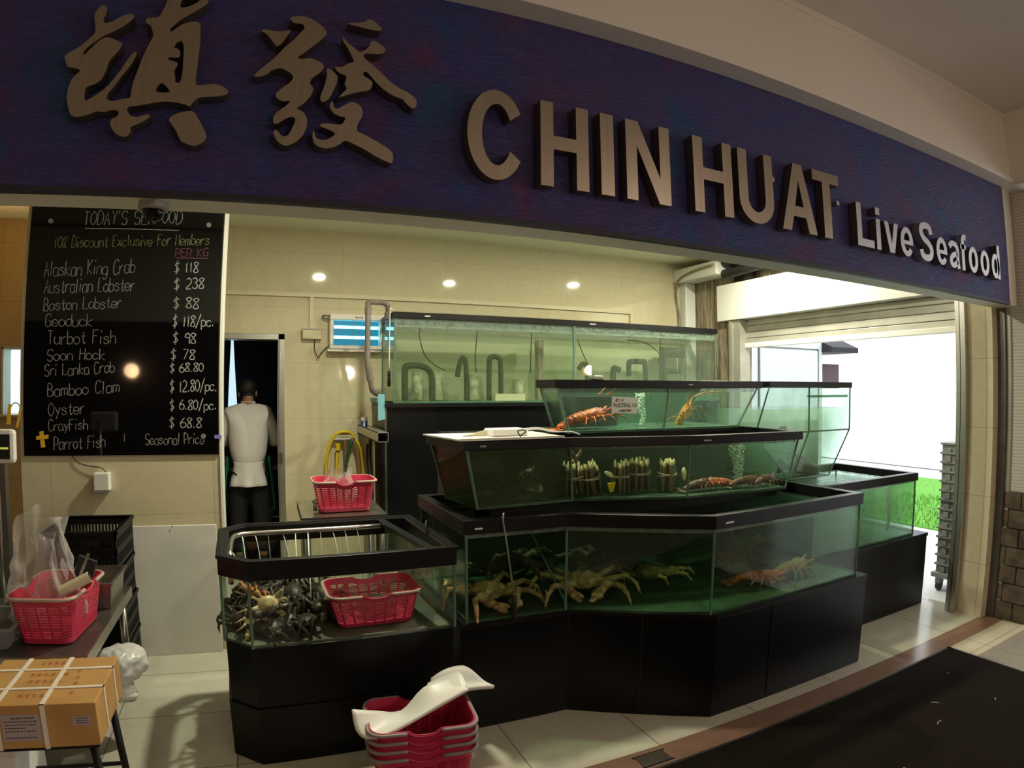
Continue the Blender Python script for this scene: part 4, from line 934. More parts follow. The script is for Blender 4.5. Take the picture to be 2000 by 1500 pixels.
MB().box(1.5, 2.6, 2.98, 3.3, 1.28, 1.316).box(1.5, 2.6, 2.76, 2.98, 1.3, 1.316).build('stand_shelf', 'black_plastic', t)

# crab tank on its own cabinet at the left
CR = [(-0.085, 2.42), (0.757, 2.435), (0.715, 3.11), (-0.125, 3.09), (-0.218, 3.0), (-0.198, 2.53)]
t = thing('crab_tank', 'open black-framed crab tank standing left of the big tanks', 'fish tank', (0.3, 2.75, 0.52))
for i in range(6):
    j = (i + 1) % 6
    MB().slab((*CR[i], 0.52), (*CR[j], 0.52), (*CR[j], 0.83), (*CR[i], 0.83), -0.008).build('glass_pane', 'pane', t)
    MB().tube([(*CR[i], 0.521), (*CR[i], 0.81)], 0.006, 6).build('corner_seam', 'seam_green', t)
MB().prism(offset(CR, -0.01), 0.52, 0.53).build('tank_bottom', 'murky_bottom', t)
rim_ring(CR, 0.80, 0.88, 0.010, 0.035).build('frame_rim', 'black_rim', t, bevel=0.004)
rim_ring(CR, 0.868, 0.884, 0.016, 0.012).build('rim_lip', 'black_rim', t, bevel=0.003)
MB().slab((0.64, 2.46, 0.86), (0.68, 2.46, 0.86), (0.58, 3.08, 0.86), (0.54, 3.08, 0.86), 0.018).build('cross_bar', 'black_rim', t)
MB().slab((0.668, 2.47, 0.53), (0.676, 2.47, 0.53), (0.676, 2.47, 0.855), (0.668, 2.47, 0.855), 0.001).hexa([(0.668, 2.47, 0.53), (0.676, 2.47, 0.53), (0.59, 3.06, 0.53), (0.582, 3.06, 0.53)], [(0.668, 2.47, 0.855), (0.676, 2.47, 0.855), (0.59, 3.06, 0.855), (0.582, 3.06, 0.855)]).build('divider_pane', 'pane_dirty', t)
MB().tube([(0.655, 2.50, 0.872), (0.565, 3.05, 0.872)], 0.005, 8).build('edge_tube', 'pvc_grey', t)
MB().tube(spline([(0.70, 2.66, 0.878), (0.70, 2.68, 0.925), (0.72, 2.74, 0.93), (0.73, 2.78, 0.88)]), 0.005, 8).build('cable_loop', 'black_rubber', t, smooth=True)
sp = MB().tube(spline([(-0.165, 2.66, 0.72), (-0.165, 2.66, 0.80), (-0.165, 2.68, 0.85), (-0.165, 2.85, 0.862), (-0.15, 2.94, 0.862), (-0.09, 2.975, 0.862), (0.1, 2.985, 0.862), (0.55, 3.0, 0.862)], 3), 0.0115, 10)
sp = sp.build('spray_pipe', 'steel', t, smooth=True)
for k, (x, y, dx, dy, z1, m) in enumerate(((-0.12, 2.955, 0.02, -0.08, 0.60, 3), (-0.06, 2.97, 0.03, -0.05, 0.62, 2), (0.0, 2.975, 0.01, -0.02, 0.58, 1), (0.07, 2.98, 0.04, -0.06, 0.60, 2), (0.13, 2.98, -0.01, -0.20, 0.62, 2), (0.19, 2.985, -0.02, -0.34, 0.64, 3), (0.25, 2.985, 0.0, -0.04, 0.60, 2), (0.31, 2.99, 0.03, -0.1, 0.60, 1), (0.37, 2.99, 0.02, -0.05, 0.58, 2), (0.43, 2.99, 0.02, -0.04, 0.58, 1), (-0.165, 2.72, 0.10, -0.05, 0.58, 3))):
    P = [(x + dx * s, y + dy * s, 0.852 - (0.852 - z1) * (0.35 * s + 0.65 * s * s)) for s in (0, 0.25, 0.5, 0.75, 1.0)]
    MB().tube(P, 0.0009 + 0.0006 * m, 6).build('water_jet', 'bubbles', t, smooth=True)
t_crab = t
t = thing('crab_tank_cabinet', 'black two-step cabinet under the crab tank', 'cabinet', (0.3, 2.75, 0))
MB().prism(offset(CR, -0.004), 0.255, 0.519).build('cabinet_body', 'black_laminate', t, bevel=0.003)
MB().prism(offset(CR, 0.006), 0, 0.255).build('cabinet_plinth', 'black_laminate', t, bevel=0.004)

# ------------------------------------------------------------------ animals for the tanks (built once, then copied)
def Rz(a): return Matrix.Rotation(a, 3, 'Z')
def crab_mesh(seed, R, leg, lr, spiky=False, knee=0.34, fold=0.0, voxel=0.006):
    random.seed(seed); mb = MB()
    mb.ell((0, 0, R * 0.55), (R, R * 0.78, R * 0.46), 18, 10)
    mb.ell((0, -R * 0.45, R * 0.45), (R * 0.62, R * 0.35, R * 0.30), 12, 8)
    for s in (-1, 1):
        for i in range(3 if spiky else 4):
            a = math.radians(-34 + i * (34 if spiky else 26) + random.uniform(-7, 7))
            d = V((s * math.cos(a), math.sin(a), 0)); k = leg * random.uniform(0.88, 1.08)
            hip = d * R * 0.82 + V((0, 0, R * 0.45))
            kn = hip + d * k * 0.42 + V((0, 0, k * knee))
            an = hip + d * k * (0.80 - fold) + V((0, -fold * k * 0.6, k * knee * 0.3))
            ft = hip + d * k * (1.0 - fold * 1.6) + V((0, -fold * k, -R * 0.42))
            mb.tube([hip, hip.lerp(kn, 0.5), kn, an, ft], [lr * 1.0, lr * 1.15, lr * 0.95, lr * 0.75, lr * 0.35], 7)
            if spiky:
                for q in range(7):
                    c = hip.lerp(kn, q / 6) if q < 4 else kn.lerp(an, (q - 3) / 3)
                    n = V((random.uniform(-1, 1), random.uniform(-1, 1), random.uniform(0.1, 1))).normalized()
                    mb.tube([c, c + n * lr * 2.1], [lr * 0.50, lr * 0.16], 5)
        sh, el, wr = V((s * R * 0.6, -R * 0.55, R * 0.5)), V((s * R * 1.25, -R * 1.05, R * 0.75)), V((s * R * 0.75, -R * 1.55, R * 0.45))
        mb.tube([sh, el, wr], [lr * 1.2, lr * 1.4, lr * 1.5], 8)
        big = 1.25 if s > 0 else 0.95
        pe = wr + V((-s * R * 0.25, -R * 0.42, -R * 0.05))
        mb.ell(wr.lerp(pe, 0.45), (R * 0.24 * big, R * 0.34 * big, R * 0.22 * big), 10, 8, Rz(s * 0.5))
        for q in (-1, 1):
            tip = pe + V((-s * R * 0.30 + q * R * 0.05, -R * 0.34, q * R * 0.10))
            mb.tube([pe + V((0, R * 0.1, q * R * 0.08)), pe.lerp(tip, 0.6) + V((0, 0, q * R * 0.09)), tip], [lr * 1.1, lr * 0.8, lr * 0.25], 6)
        mb.tube([(s * R * 0.22, -R * 0.72, R * 0.62), (s * R * 0.26, -R * 0.92, R * 0.72)], [R * 0.05, R * 0.06], 6)
    if spiky:
        for k in range(46):
            u, v = random.uniform(0, 2 * PI), random.uniform(0.1, 0.95)
            p = V((R * math.cos(u) * math.sin(v * 1.5), R * 0.78 * math.sin(u) * math.sin(v * 1.5), R * 0.55 + R * 0.46 * math.cos(v * 1.5)))
            n = (p - V((0, 0, R * 0.3))).normalized()
            mb.tube([p - n * 0.004, p + n * R * 0.17], [R * 0.07, R * 0.015], 5)
    return fuse(mb, voxel)
def lobster_mesh(seed, Ln, rear=0.0, voxel=0.005):
    random.seed(seed); mb = MB(); R = Ln * 0.115
    ry = Matrix.Rotation(-rear, 3, 'Y')
    def P(x, y, z): return ry @ V((x, y, z))
    mb.ell(P(Ln * 0.18, 0, R * 1.5), (Ln * 0.24, R * 0.95, R * 0.95), 14, 10, ry)
    for i in range(6):
        f = i / 5
        mb.ell(P(-Ln * 0.04 - i * Ln * 0.075, 0, R * (1.55 - 0.75 * f * f)), (Ln * 0.062, R * (0.95 - 0.35 * f), R * (0.80 - 0.35 * f)), 12, 8, ry)
    for k in (-2, -1, 0, 1, 2):
        mb.ell(P(-Ln * 0.50 - 0.01 * (2 - abs(k)), k * R * 0.55, R * 0.55), (Ln * 0.075, R * 0.34, R * 0.10), 8, 6, ry @ Rz(-k * 0.28))
    for s in (-1, 1):
        for i in range(5):
            x = Ln * (0.04 + i * 0.075); o = 0.10 * (i - 2)
            hip = P(x, s * R * 0.6, R * 1.1)
            kn = hip + V((Ln * o * 0.6, s * Ln * 0.13, Ln * 0.055)); ft = V((hip.x + Ln * o * 1.4, hip.y + s * Ln * 0.24, 0.004))
            mb.tube([hip, kn, kn.lerp(ft, 0.5) + V((0, s * 0.008, 0.004)), ft], [R * 0.16, R * 0.15, R * 0.12, R * 0.07], 6)
        mb.tube([P(Ln * 0.36, s * R * 0.4, R * 1.7), P(Ln * 0.44, s * R * 0.6, R * 2.0), P(Ln * 0.52, s * R * 0.85, R * 2.3)], [R * 0.26, R * 0.24, R * 0.17], 7)
        mb.tube([P(Ln * 0.36, s * R * 0.45, R * 2.2), P(Ln * 0.40, s * R * 0.52, R * 2.55)], [R * 0.13, R * 0.05], 6)
    for k in range(40):
        u, x = random.uniform(0.1, PI - 0.1), random.uniform(-0.02, 0.38) * Ln
        rr = R * 0.95 * math.sqrt(max(0, 1 - ((x - Ln * 0.18) / (Ln * 0.24)) ** 2))
        c = P(x, math.cos(u) * rr, R * 1.5 + math.sin(u) * rr); n = ry @ V((0.35, math.cos(u), math.sin(u)))
        mb.tube([c, c + n * R * 0.20], [R * 0.09, R * 0.02], 5)
    return fuse(mb, voxel)
def antennae(root, Ln, m, rear=0.0, spread=1.0):
    R = Ln * 0.115; ry = Matrix.Rotation(-rear, 3, 'Y')
    for s in (-1, 1):
        a = ry @ V((Ln * 0.52, s * R * 0.85, R * 2.3))
        MB().tube(spline([a, a + V((Ln * 0.2, s * Ln * 0.08 * spread, Ln * 0.10)), a + V((Ln * 0.45, s * Ln * 0.25 * spread, Ln * 0.13))]), [0.0035] * 5 + [0.0028] * 3 + [0.0015], 6).build('antenna', m, root, smooth=True)
CRABV = [crab_mesh(s, 0.072, 0.13, 0.010, False, 0.30, 0.25, 0.006) for s in (1, 2)]
KINGV = crab_mesh(4, 0.088, 0.31, 0.0155, True, 0.09, 0.24, 0.0048)
KINGV2 = crab_mesh(8, 0.100, 0.25, 0.018, True, 0.14, 0.10, 0.0065)
LOBV = lobster_mesh(5, 0.30)
LOBU = lobster_mesh(6, 0.24, 0.95)
def animal(mb, name, m, label, cat, loc, rot=(0, 0, 0), group=None, scale=1.0):
    if (id(mb), m) in MESHC:
        o = bpy.data.objects.new(name, MESHC[(id(mb), m)]); COL.objects.link(o); ORG[o.name] = V((0, 0, 0))
    else:
        o = mb.build(name, m, smooth=True); MESHC[(id(mb), m)] = o.data
    o.location = loc; o.rotation_euler = rot; o.scale = (scale,) * 3
    return tag(o, label, cat, group)
MESHC = {}
# king crabs in the lowest tank
animal(KINGV, 'king_crab', 'king_crab', 'spiny king crab facing out in the middle pane of the lowest tank', 'crab', (1.475, 2.60, 0.55), (0.10, 0, -0.42))
animal(KINGV, 'king_crab', 'king_crab', 'king crab with pale claws lying behind the left pane of the lowest tank', 'crab', (0.985, 2.66, 0.545), (0.12, 0.06, 0.25))
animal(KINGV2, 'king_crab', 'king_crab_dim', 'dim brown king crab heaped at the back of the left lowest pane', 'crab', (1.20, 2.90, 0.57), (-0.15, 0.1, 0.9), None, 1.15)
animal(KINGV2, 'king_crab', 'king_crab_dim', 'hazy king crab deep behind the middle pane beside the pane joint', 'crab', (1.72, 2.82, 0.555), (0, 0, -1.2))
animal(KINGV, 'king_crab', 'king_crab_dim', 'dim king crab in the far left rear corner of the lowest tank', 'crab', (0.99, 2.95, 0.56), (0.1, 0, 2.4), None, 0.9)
animal(KINGV, 'king_crab', 'king_crab', 'yellowish king crab lying tilted right of the middle pane crab', 'crab', (1.86, 2.55, 0.55), (0.0, 0.15, 1.9), None, 0.8)
# lobsters in the lowest tank, right pane
o = animal(LOBV, 'rock_lobster', 'lobster_red', 'dark red rock lobster with orange legs in the right lowest pane', 'lobster', (2.30, 2.24, 0.535), (0, 0, -0.5))
o = animal(LOBV, 'rock_lobster', 'lobster_pale', 'yellowish pale rock lobster at the right of the lowest tank', 'lobster', (2.56, 2.26, 0.535), (0.2, 0, 0.05), None, 1.1)
o = animal(LOBV, 'rock_lobster', 'lobster_brown', 'brown rock lobster behind the pale one in the lowest tank', 'lobster', (2.45, 2.52, 0.54), (0, 0, 2.6)); antennae(o, 0.30, 'lobster_brown')
o = animal(LOBV, 'rock_lobster', 'lobster_brown', 'brown rock lobster resting on others at the rear of the right lowest pane', 'lobster', (2.62, 2.58, 0.60), (0.1, 0.1, 0.5)); antennae(o, 0.30, 'lobster_brown')
# rock lobsters in the upper tank
o = animal(LOBV, 'rock_lobster', 'lobster_red', 'red orange rock lobster lying at the left of the upper tank', 'lobster', (1.62, 2.86, 1.332), (0, -0.12, 0.10), None, 1.2); antennae(o, 0.30, 'lobster_red', 0.4, 0.6)
o = animal(LOBU, 'rock_lobster', 'lobster_gold', 'golden rock lobster rearing up against the glass of the upper tank', 'lobster', (2.37, 2.93, 1.335), (0, 0, -1.25), None, 1.15); antennae(o, 0.24, 'lobster_gold', 0.95, 2.6)
# crayfish along the bottom of the middle tank
for k in range(4):
    o = animal(LOBV, 'crayfish', ('lobster_brown', 'lobster_red', 'lobster_brown', 'lobster_brown')[k], ('reddish tailed crayfish nearest the pane joint in the middle tank row', 'red crayfish second from the joint in the middle tank row', 'brown crayfish third from the joint in the middle tank row', 'dark brown crayfish at the right end of the middle tank row')[k], 'crayfish', (2.10 + 0.145 * k, 2.50 - 0.02 * k, 1.013), (0.2, 0, (0.1, 3.0, 0.0, 0.2)[k]), 'crayfish lying along the bottom of the middle tank', 0.75)
LBR = ('leftmost', 'second', 'third', 'fourth', 'fifth')
for k, (x, y, z, r) in enumerate(((1.02, 2.70, 1.013, 0.4), (1.16, 2.68, 1.013, 2.8), (1.28, 2.72, 1.013, 1.2), (1.08, 2.80, 1.05, 5.0), (1.24, 2.82, 1.07, 0.2))):
    animal(LOBV, 'crayfish', 'lobster_brown', 'dim crayfish in the dark left end of the middle tank, ' + LBR[k] + ' of the pile', 'crayfish', (x, y, z), (random.uniform(-.3, .3), random.uniform(-.3, .3), r), 'crayfish piled in the dark left end of the middle tank', 0.7)

# tied clam bundles
def clam_bundle(label, loc, n, tilt, seed):
    random.seed(seed)
    t = thing('clam_bundle', label, 'clam bundle', (0, 0, 0), 'tied clam bundles in the middle tank')
    for k in range(n):
        a = 2.399 * k; r = 0.011 * math.sqrt(k) * 1.15
        x, y = r * math.cos(a), r * math.sin(a) * 0.8; h = 0.135 + random.uniform(-0.012, 0.014)
        if k < 2 or SH['shell'] is None or True:
            prof = [(0.004, 0), (0.0085, 0.006), (0.0095, 0.05), (0.0085, h - 0.006), (0.006, h)]
            s = MB().lathe(prof, (x * 1.15, y * 1.15, 0), 8)
            for i, v in enumerate(s.v):
                f = v[2] / h; s.v[i] = (v[0] + x * 0.25 * (1 - f), v[1] + y * 0.25 * (1 - f), v[2])
            sh = s.build('clam_shell', 'clam_shell', t, smooth=True)
            MB().lathe([(0.0062, 0), (0.0082, 0.008), (0.0060, 0.016 + random.uniform(0, 0.010)), (0.001, 0.030)], (x * 1.15, y * 1.15, h - 0.003), 7).build('clam_foot', 'clam_flesh', sh, smooth=True)
    R = 0.011 * math.sqrt(n) * 1.18 + 0.010
    for z, dz in ((0.095, 0.006), (0.080, -0.005)):
        ring = [(R * math.cos(q * PI / 10), R * 0.84 * math.sin(q * PI / 10), z + dz * math.sin(q * PI / 10 + 1)) for q in range(21)]
        MB().tube(ring, 0.0022, 6).build('rubber_band', 'rubber_band', t, smooth=True)
    t.location = loc; t.rotation_euler = tilt
    return t
SH = {'shell': None}
clam_bundle('dark clam bundle at the left end beside the divider of the middle tank', (1.452, 2.68, 1.014), 13, (0, 0, 0), 1)
clam_bundle('leaning clam bundle second from the left in the middle tank', (1.555, 2.66, 1.014), 11, (0, -0.16, 0.3), 2)
clam_bundle('clam bundle with pale tips, third from the left in the middle tank', (1.70, 2.63, 1.014), 14, (0, 0.03, 0.6), 3)
clam_bundle('tallest clam bundle with long pale feet, fourth from the left', (1.815, 2.62, 1.022), 15, (0, 0, 0.2), 4)
clam_bundle('clam bundle at the right end, nearest the pane joint', (1.955, 2.57, 1.014), 14, (0, 0.03, 0.9), 5)
tag(MB().ell((0, 0, 0), (0.012, 0.008, 0.03), 10, 8).build('loose_clam', 'clam_flesh', smooth=True), 'loose pale clam tilted between the second and third bundles', 'clam').location = (1.615, 2.60, 1.12)
bpy.data.objects['loose_clam'].rotation_euler = (0, -1.1, 0)
tag(MB().ell((2.045, 2.545, 1.10), (0.014, 0.012, 0.035), 10, 8).build('loose_clam', 'clam_flesh', smooth=True), 'loose pale clam stuck to the right side of the last bundle', 'clam')
tag(MB().hexa([(1.62, 2.59, 1.03), (1.635, 2.59, 1.03), (1.635, 2.60, 1.03), (1.62, 2.60, 1.03)], [(1.605, 2.58, 1.075), (1.645, 2.58, 1.08), (1.645, 2.60, 1.08), (1.605, 2.60, 1.075)]).build('shell_flake', 'hose_yellow'), 'small yellow shell flake at the foot of the leaning clam bundle', 'shell')
ft = MB().tube(spline([(1.47, 2.70, 1.17), (1.475, 2.70, 1.20), (1.45, 2.70, 1.235)]), [0.02, 0.022, 0.018, 0.015, 0.012, 0.011, 0.01, 0.008, 0.004], 8).tube(spline([(1.475, 2.70, 1.19), (1.495, 2.69, 1.215), (1.508, 2.69, 1.245)]), [0.018, 0.016, 0.014, 0.012, 0.01, 0.009, 0.008, 0.006, 0.003], 8)
tag(ft.build('fish_tail', 'clam_shell', smooth=True), 'dark forked fish tail upright above the left clam bundle', 'fish tail')

# mud crabs heaped in the crab tank
random.seed(31)
spots = [(-0.02, 2.54, 0, 'mud_crab'), (0.06, 2.60, 0, 'mud_crab'), (0.14, 2.55, 0, 'mud_crab'), (-0.12, 2.64, 0, 'mud_crab'), (0.0, 2.70, 0, 'mud_crab'), (0.12, 2.72, 0, 'mud_crab'), (-0.13, 2.80, 0, 'mud_crab'), (0.03, 2.84, 0, 'mud_crab'), (0.17, 2.86, 0, 'mud_crab'), (-0.08, 2.93, 0, 'mud_crab'), (0.09, 2.98, 0, 'mud_crab'), (0.24, 2.96, 0, 'mud_crab'),
         (0.02, 2.63, 0.06, 'mud_crab'), (0.10, 2.80, 0.06, 'mud_crab'), (-0.05, 2.78, 0.06, 'mud_crab'), (0.03, 2.92, 0.06, 'mud_crab'), (0.22, 2.70, 0.0, 'mud_crab')]
WHERE = ['in the front row by the chamfer', 'in the front row, big and glossy', 'in the front row nearest the basket', 'against the left pane', 'behind the front row', 'behind the glossy one', 'by the left rear pane', 'in the middle of the heap', 'right of the heap centre', 'in the left rear corner', 'at the rear pane centre', 'at the rear pane beside the basket', 'on top at the front', 'on top at the middle', 'on top at the left', 'on top at the rear', 'touching the basket foot']
for k, ((x, y, z, m), w) in enumerate(zip(spots, WHERE)):
    animal(CRABV[k % 2], 'mud_crab', m, 'dark mud crab in the crab tank, ' + w, 'crab', (x, y, 0.533 + z), (random.uniform(-.25, .25), random.uniform(-.25, .25), random.uniform(0, 6.28)), 'mud crabs heaped in the crab tank', 1.12 if k == 1 else random.uniform(0.85, 1.0))
animal(CRABV[0], 'mud_crab', 'mud_crab_pale', 'cream bellied crab tipped against the left chamfer pane', 'crab', (-0.105, 2.575, 0.575), (1.3, 0.2, 0.9), 'mud crabs heaped in the crab tank', 0.66)
animal(CRABV[1], 'mud_crab', 'mud_crab_pale', 'cream crab with claws raised near the front chamfer edge', 'crab', (-0.02, 2.60, 0.640), (1.2, 0.1, 0.2), 'mud crabs heaped in the crab tank', 0.66)
animal(CRABV[1], 'mud_crab', 'crab_orange', 'small orange crab behind the cream crab in the crab tank', 'crab', (-0.085, 2.66, 0.655), (0.6, 0.2, 2.0), 'mud crabs heaped in the crab tank', 0.6)

# fish and bubbles
f = MB(); f.tube([(0, 0, 0), (0.05, 0, 0.005), (0.13, 0, 0.01), (0.22, 0, 0.005), (0.30, 0, 0.0), (0.345, 0, -0.004)], [0.012, 0.03, 0.048, 0.05, 0.035, 0.012], 14)
f.hexa([(-0.07, -0.003, -0.05), (0.02, -0.004, -0.012), (0.02, 0.004, -0.012), (-0.07, 0.003, -0.05)], [(-0.07, -0.003, 0.06), (0.02, -0.004, 0.015), (0.02, 0.004, 0.015), (-0.07, 0.003, 0.06)])
f.hexa([(0.10, -0.003, 0.05), (0.22, -0.003, 0.05), (0.22, 0.003, 0.05), (0.10, 0.003, 0.05)], [(0.08, -0.001, 0.085), (0.18, -0.001, 0.08), (0.18, 0.001, 0.08), (0.08, 0.001, 0.085)])
fo = fuse(f, 0.006).build('grouper', 'fish_skin', smooth=True)
fo.location = (3.075, 2.775, 1.042); fo.rotation_euler = (0, 0.12, 0)
tag(fo, 'dark grouper with its nose to the sloping glass of the right tank', 'fish')
tag(MB().ell((3.03, 2.76, 1.285), (0.028, 0.028, 0.03), 12, 8).build('filter_sponge', 'lobster_brown', smooth=True), 'small dark red filter sponge inside the right upper tank', 'sponge')
def bubbles(name, label, x, y, z0, z1, r, n, seed):
    random.seed(seed); mb = MB()
    for k in range(n):
        f = random.random(); a = random.uniform(0, 2 * PI); q = r * (0.4 + 0.7 * f) * math.sqrt(random.random())
        s = random.uniform(0.0022, 0.0055)
        mb.ell((x + q * math.cos(a) + 0.01 * math.sin(f * 6), y + q * math.sin(a), z0 + f * (z1 - z0)), (s, s, s), 6, 4)
    o = mb.build(name, 'bubbles', smooth=True); tag(o, label, 'bubbles', None, 'stuff')
bubbles('air_bubbles', 'column of white bubbles rising in the low right tank', 3.93, 2.55, 0.55, 0.89, 0.022, 420, 1)
bubbles('air_bubbles', 'column of bubbles beside the paper note in the upper tank', 2.05, 2.95, 1.335, 1.52, 0.028, 380, 2)
bubbles('air_bubbles', 'wide column of bubbles in the right part of the middle tank', 2.50, 2.62, 1.02, 1.25, 0.05, 420, 3)

# things inside and on the back tank
PIPES = [('algae-dark bent pipe near the left end of the back tank', [(1.10, 1.445), (1.10, 1.69), (1.13, 1.725), (1.23, 1.725), (1.30, 1.69), (1.325, 1.62), (1.325, 1.445)], 0.026),
         ('narrow pointed algae-dark pipe loop second from the left in the back tank', [(1.545, 1.64), (1.56, 1.73), (1.593, 1.80), (1.62, 1.73), (1.628, 1.445)], 0.022),
         ('tall algae-dark U pipe third from the left in the back tank', [(1.828, 1.445), (1.828, 1.76), (1.85, 1.81), (1.90, 1.81), (1.93, 1.76), (1.935, 1.445)], 0.022),
         ('short bent pipe just right of the back tank divider', [(2.69, 1.72), (2.74, 1.77), (2.775, 1.72), (2.785, 1.445)], 0.022),
         ('algae-dark pipe elbow above the sconce reflection in the back tank', [(3.235, 1.66), (3.235, 1.78), (3.26, 1.80), (3.38, 1.80), (3.42, 1.77), (3.43, 1.445)], 0.025),
         ('low stubby pipe at the right end of the back tank', [(3.66, 1.445), (3.66, 1.70), (3.70, 1.72), (3.80, 1.71)], 0.026),
         ('short pipe stub left of the elbow in the back tank', [(3.06, 1.445), (3.06, 1.71), (3.09, 1.73), (3.13, 1.72)], 0.028)]
for lab, pts, r in PIPES:
    n = 5 * (len(pts) - 1)
    P = spline([(x, 4.86, z) for x, z in pts], 5)
    tag(MB().tube(P, r, 12).build('filter_pipe', 'algae', smooth=True), lab, 'pipe', 'pipes in the back tank')
for k, (x, z1) in enumerate(((1.215, 1.68), (1.385, 1.69), (1.70, 1.66), (2.12, 1.62))):
    tag(MB().lathe([(0.045, 0), (0.048, 0.01), (0.046, z1 - 1.445), (0.03, z1 - 1.443)], (x, 4.9, 1.445), 16).build('filter_tube', 'pvc_white', smooth=True), ('pale upright tube inside the leftmost bent pipe', 'pale upright tube right of the leftmost bent pipe', 'pale upright tube between the pointed and the tall pipe', 'pale stub tube right of the tall pipe')[k] + ' in the back tank', 'tube', 'pale tubes in the back tank')
AIR = [[(1.21, 2.02), (1.202, 1.97), (1.242, 1.826), (1.315, 1.745), (1.415, 1.688)], [(1.697, 2.02), (1.68, 1.793), (1.689, 1.678)], [(2.193, 2.02), (2.184, 1.68)], [(2.646, 1.98), (2.70, 1.86), (2.762, 1.747)], [(3.177, 1.998), (3.36, 1.985), (3.48, 1.93), (3.548, 1.87), (3.524, 1.775)], [(3.562, 2.008), (3.55, 1.87)]]
AL = ['curving airline from the water surface left', 'airline hanging above the pale tube', 'straight airline left of the divider', 'slanting airline right of the divider', 'long arching airline at the right', 'short straight airline at the far right']
for P, lab in zip(AIR, AL):
    tag(MB().tube(spline([(x, 4.80, z) for x, z in P], 4) if len(P) > 2 else [(x, 4.80, z) for x, z in P], 0.0045, 6).build('airline', 'black_rubber', smooth=True), 'thin dark ' + lab + ' in the back tank', 'airline', 'airlines in the back tank')
tag(MB().box(1.83, 2.10, 4.72, 4.80, 1.443, 1.50).build('filter_block', 'cream_plastic'), 'pale flat filter block on the floor of the back tank', 'filter')
tag(MB().box(2.33, 2.38, 4.95, 5.03, 1.445, 1.98).build('overflow_box', 'stained'), 'brown stained overflow strip left of the back tank divider', 'overflow')
tag(MB().tube([(3.72, 4.99, 1.445), (3.72, 4.99, 1.96)], 0.03, 12).box(3.74, 4.02, 4.99, 5.05, 1.86, 1.96).build('return_pipe', 'algae', smooth=False), 'dark brown return pipe at the right end of the back tank', 'pipe')
# grey drain pipe looping over the left end
pp = spline([(0.92, 4.70, 2.09), (0.92, 4.68, 2.17), (0.88, 4.66, 2.20), (0.80, 4.6, 2.195), (0.745, 4.55, 2.18), (0.735, 4.5, 2.12), (0.735, 4.5, 1.75), (0.75, 4.5, 1.66), (0.77, 4.52, 1.55), (0.79, 4.57, 1.52), (0.84, 4.66, 1.50)], 4)
t = thing('drain_pipe', 'grey plastic drain pipe looping over the left end of the back tank', 'pipe', (0.75, 4.5, 1.5))
MB().tube(pp, 0.021, 12).build('pipe_run', 'pvc_grey', t, smooth=True)
for a, b in (((0.735, 4.5, 2.14), (0.735, 4.5, 2.09)), ((0.92, 4.69, 2.13), (0.92, 4.69, 2.08)), ((0.742, 4.5, 1.70), (0.758, 4.51, 1.60))):
    MB().tube([a, b], 0.026, 12).build('coupling', 'pvc_grey', t, smooth=False)
tag(MB().slab((0.83, 4.585, 1.30), (0.885, 4.585, 1.31), (0.88, 4.59, 1.50), (0.83, 4.59, 1.50), 0.006).slab((0.828, 4.60, 1.44), (0.80, 4.75, 1.44), (0.80, 4.75, 1.47), (0.828, 4.60, 1.47), 0.004).build('blue_rag', 'cloth_blue'), 'pale blue rag draped at the lower left corner of the back tank', 'rag')
t = thing('net_hook', 'white handled scoop wire hung over the back tank corner', 'hook', (0.92, 4.58, 2.1))
MB().tube(spline([(0.95, 4.60, 2.135), (0.925, 4.575, 2.14), (0.915, 4.57, 2.12), (0.912, 4.57, 1.7)], 4), 0.004, 6).build('wire', 'white_plastic', t, smooth=True)
MB().lathe([(0.006, 0), (0.014, 0.01), (0.014, 0.05), (0.010, 0.07), (0.014, 0.09), (0.012, 0.115), (0.004, 0.12)], (0.912, 4.57, 1.555), 12).build('grip', 'black_plastic', t, smooth=True)
t = thing('wire_loop', 'dark wire hook clipped on the left rim of the back tank', 'hook', (0.87, 4.75, 2.0))
MB().tube(spline([(0.945, 4.72, 2.13), (0.93, 4.70, 2.14), (0.90, 4.68, 2.0), (0.915, 4.66, 1.95), (0.92, 4.62, 1.87), (0.88, 4.60, 1.85), (0.86, 4.62, 1.89)], 4), 0.005, 6).build('wire', 'steel_dark', t, smooth=True)

# paper note on the upper tank
t = thing('paper_note', 'white paper note with black handwriting stuck on the upper tank', 'note', (1.78, 2.72, 1.46))
MB().slab((1.700, 2.7165, 1.422), (1.862, 2.7165, 1.414), (1.867, 2.7165, 1.499), (1.702, 2.7165, 1.505), 0.0015).build('paper', 'paper_note', t)
w = MB()
def scribble(mb, txt, x0, z0, cap, wd, y):
    for i, ch in enumerate(txt):
        if ch == ' ': continue
        for st in G[ch].split('|'):
            P = [(x0 + i * wd + (ord(q[0]) - 48) / 4 * wd * 0.75, z0 + (ord(q[1]) - 50) / 7 * cap) for q in st.split()]
            if len(P) > 1: mb.stroke(P, 0.0028, y - 0.001, y)
G.update({'U': '09 03 12 32 43 49', 'I': '29 22', 'N': '02 09 42 49'})
scribble(w, 'AUSTRALIA', 1.716, 1.450, 0.020, 0.0158, 2.7145)
scribble(w, 'LOBSTER', 1.742, 1.426, 0.010, 0.0115, 2.7145)
for a in ([(1.722, 1.480), (1.735, 1.495)], [(1.728, 1.478), (1.728, 1.494)], [(1.735, 1.476), (1.737, 1.494)], [(1.745, 1.490), (1.756, 1.490), (1.748, 1.480)], [(1.765, 1.476), (1.765, 1.492), (1.775, 1.490), (1.765, 1.482)], [(1.715, 1.455), (1.713, 1.475)]):
    w.stroke(a, 0.003, 2.7135, 2.7145)
w.build('handwriting', 'ink', t)
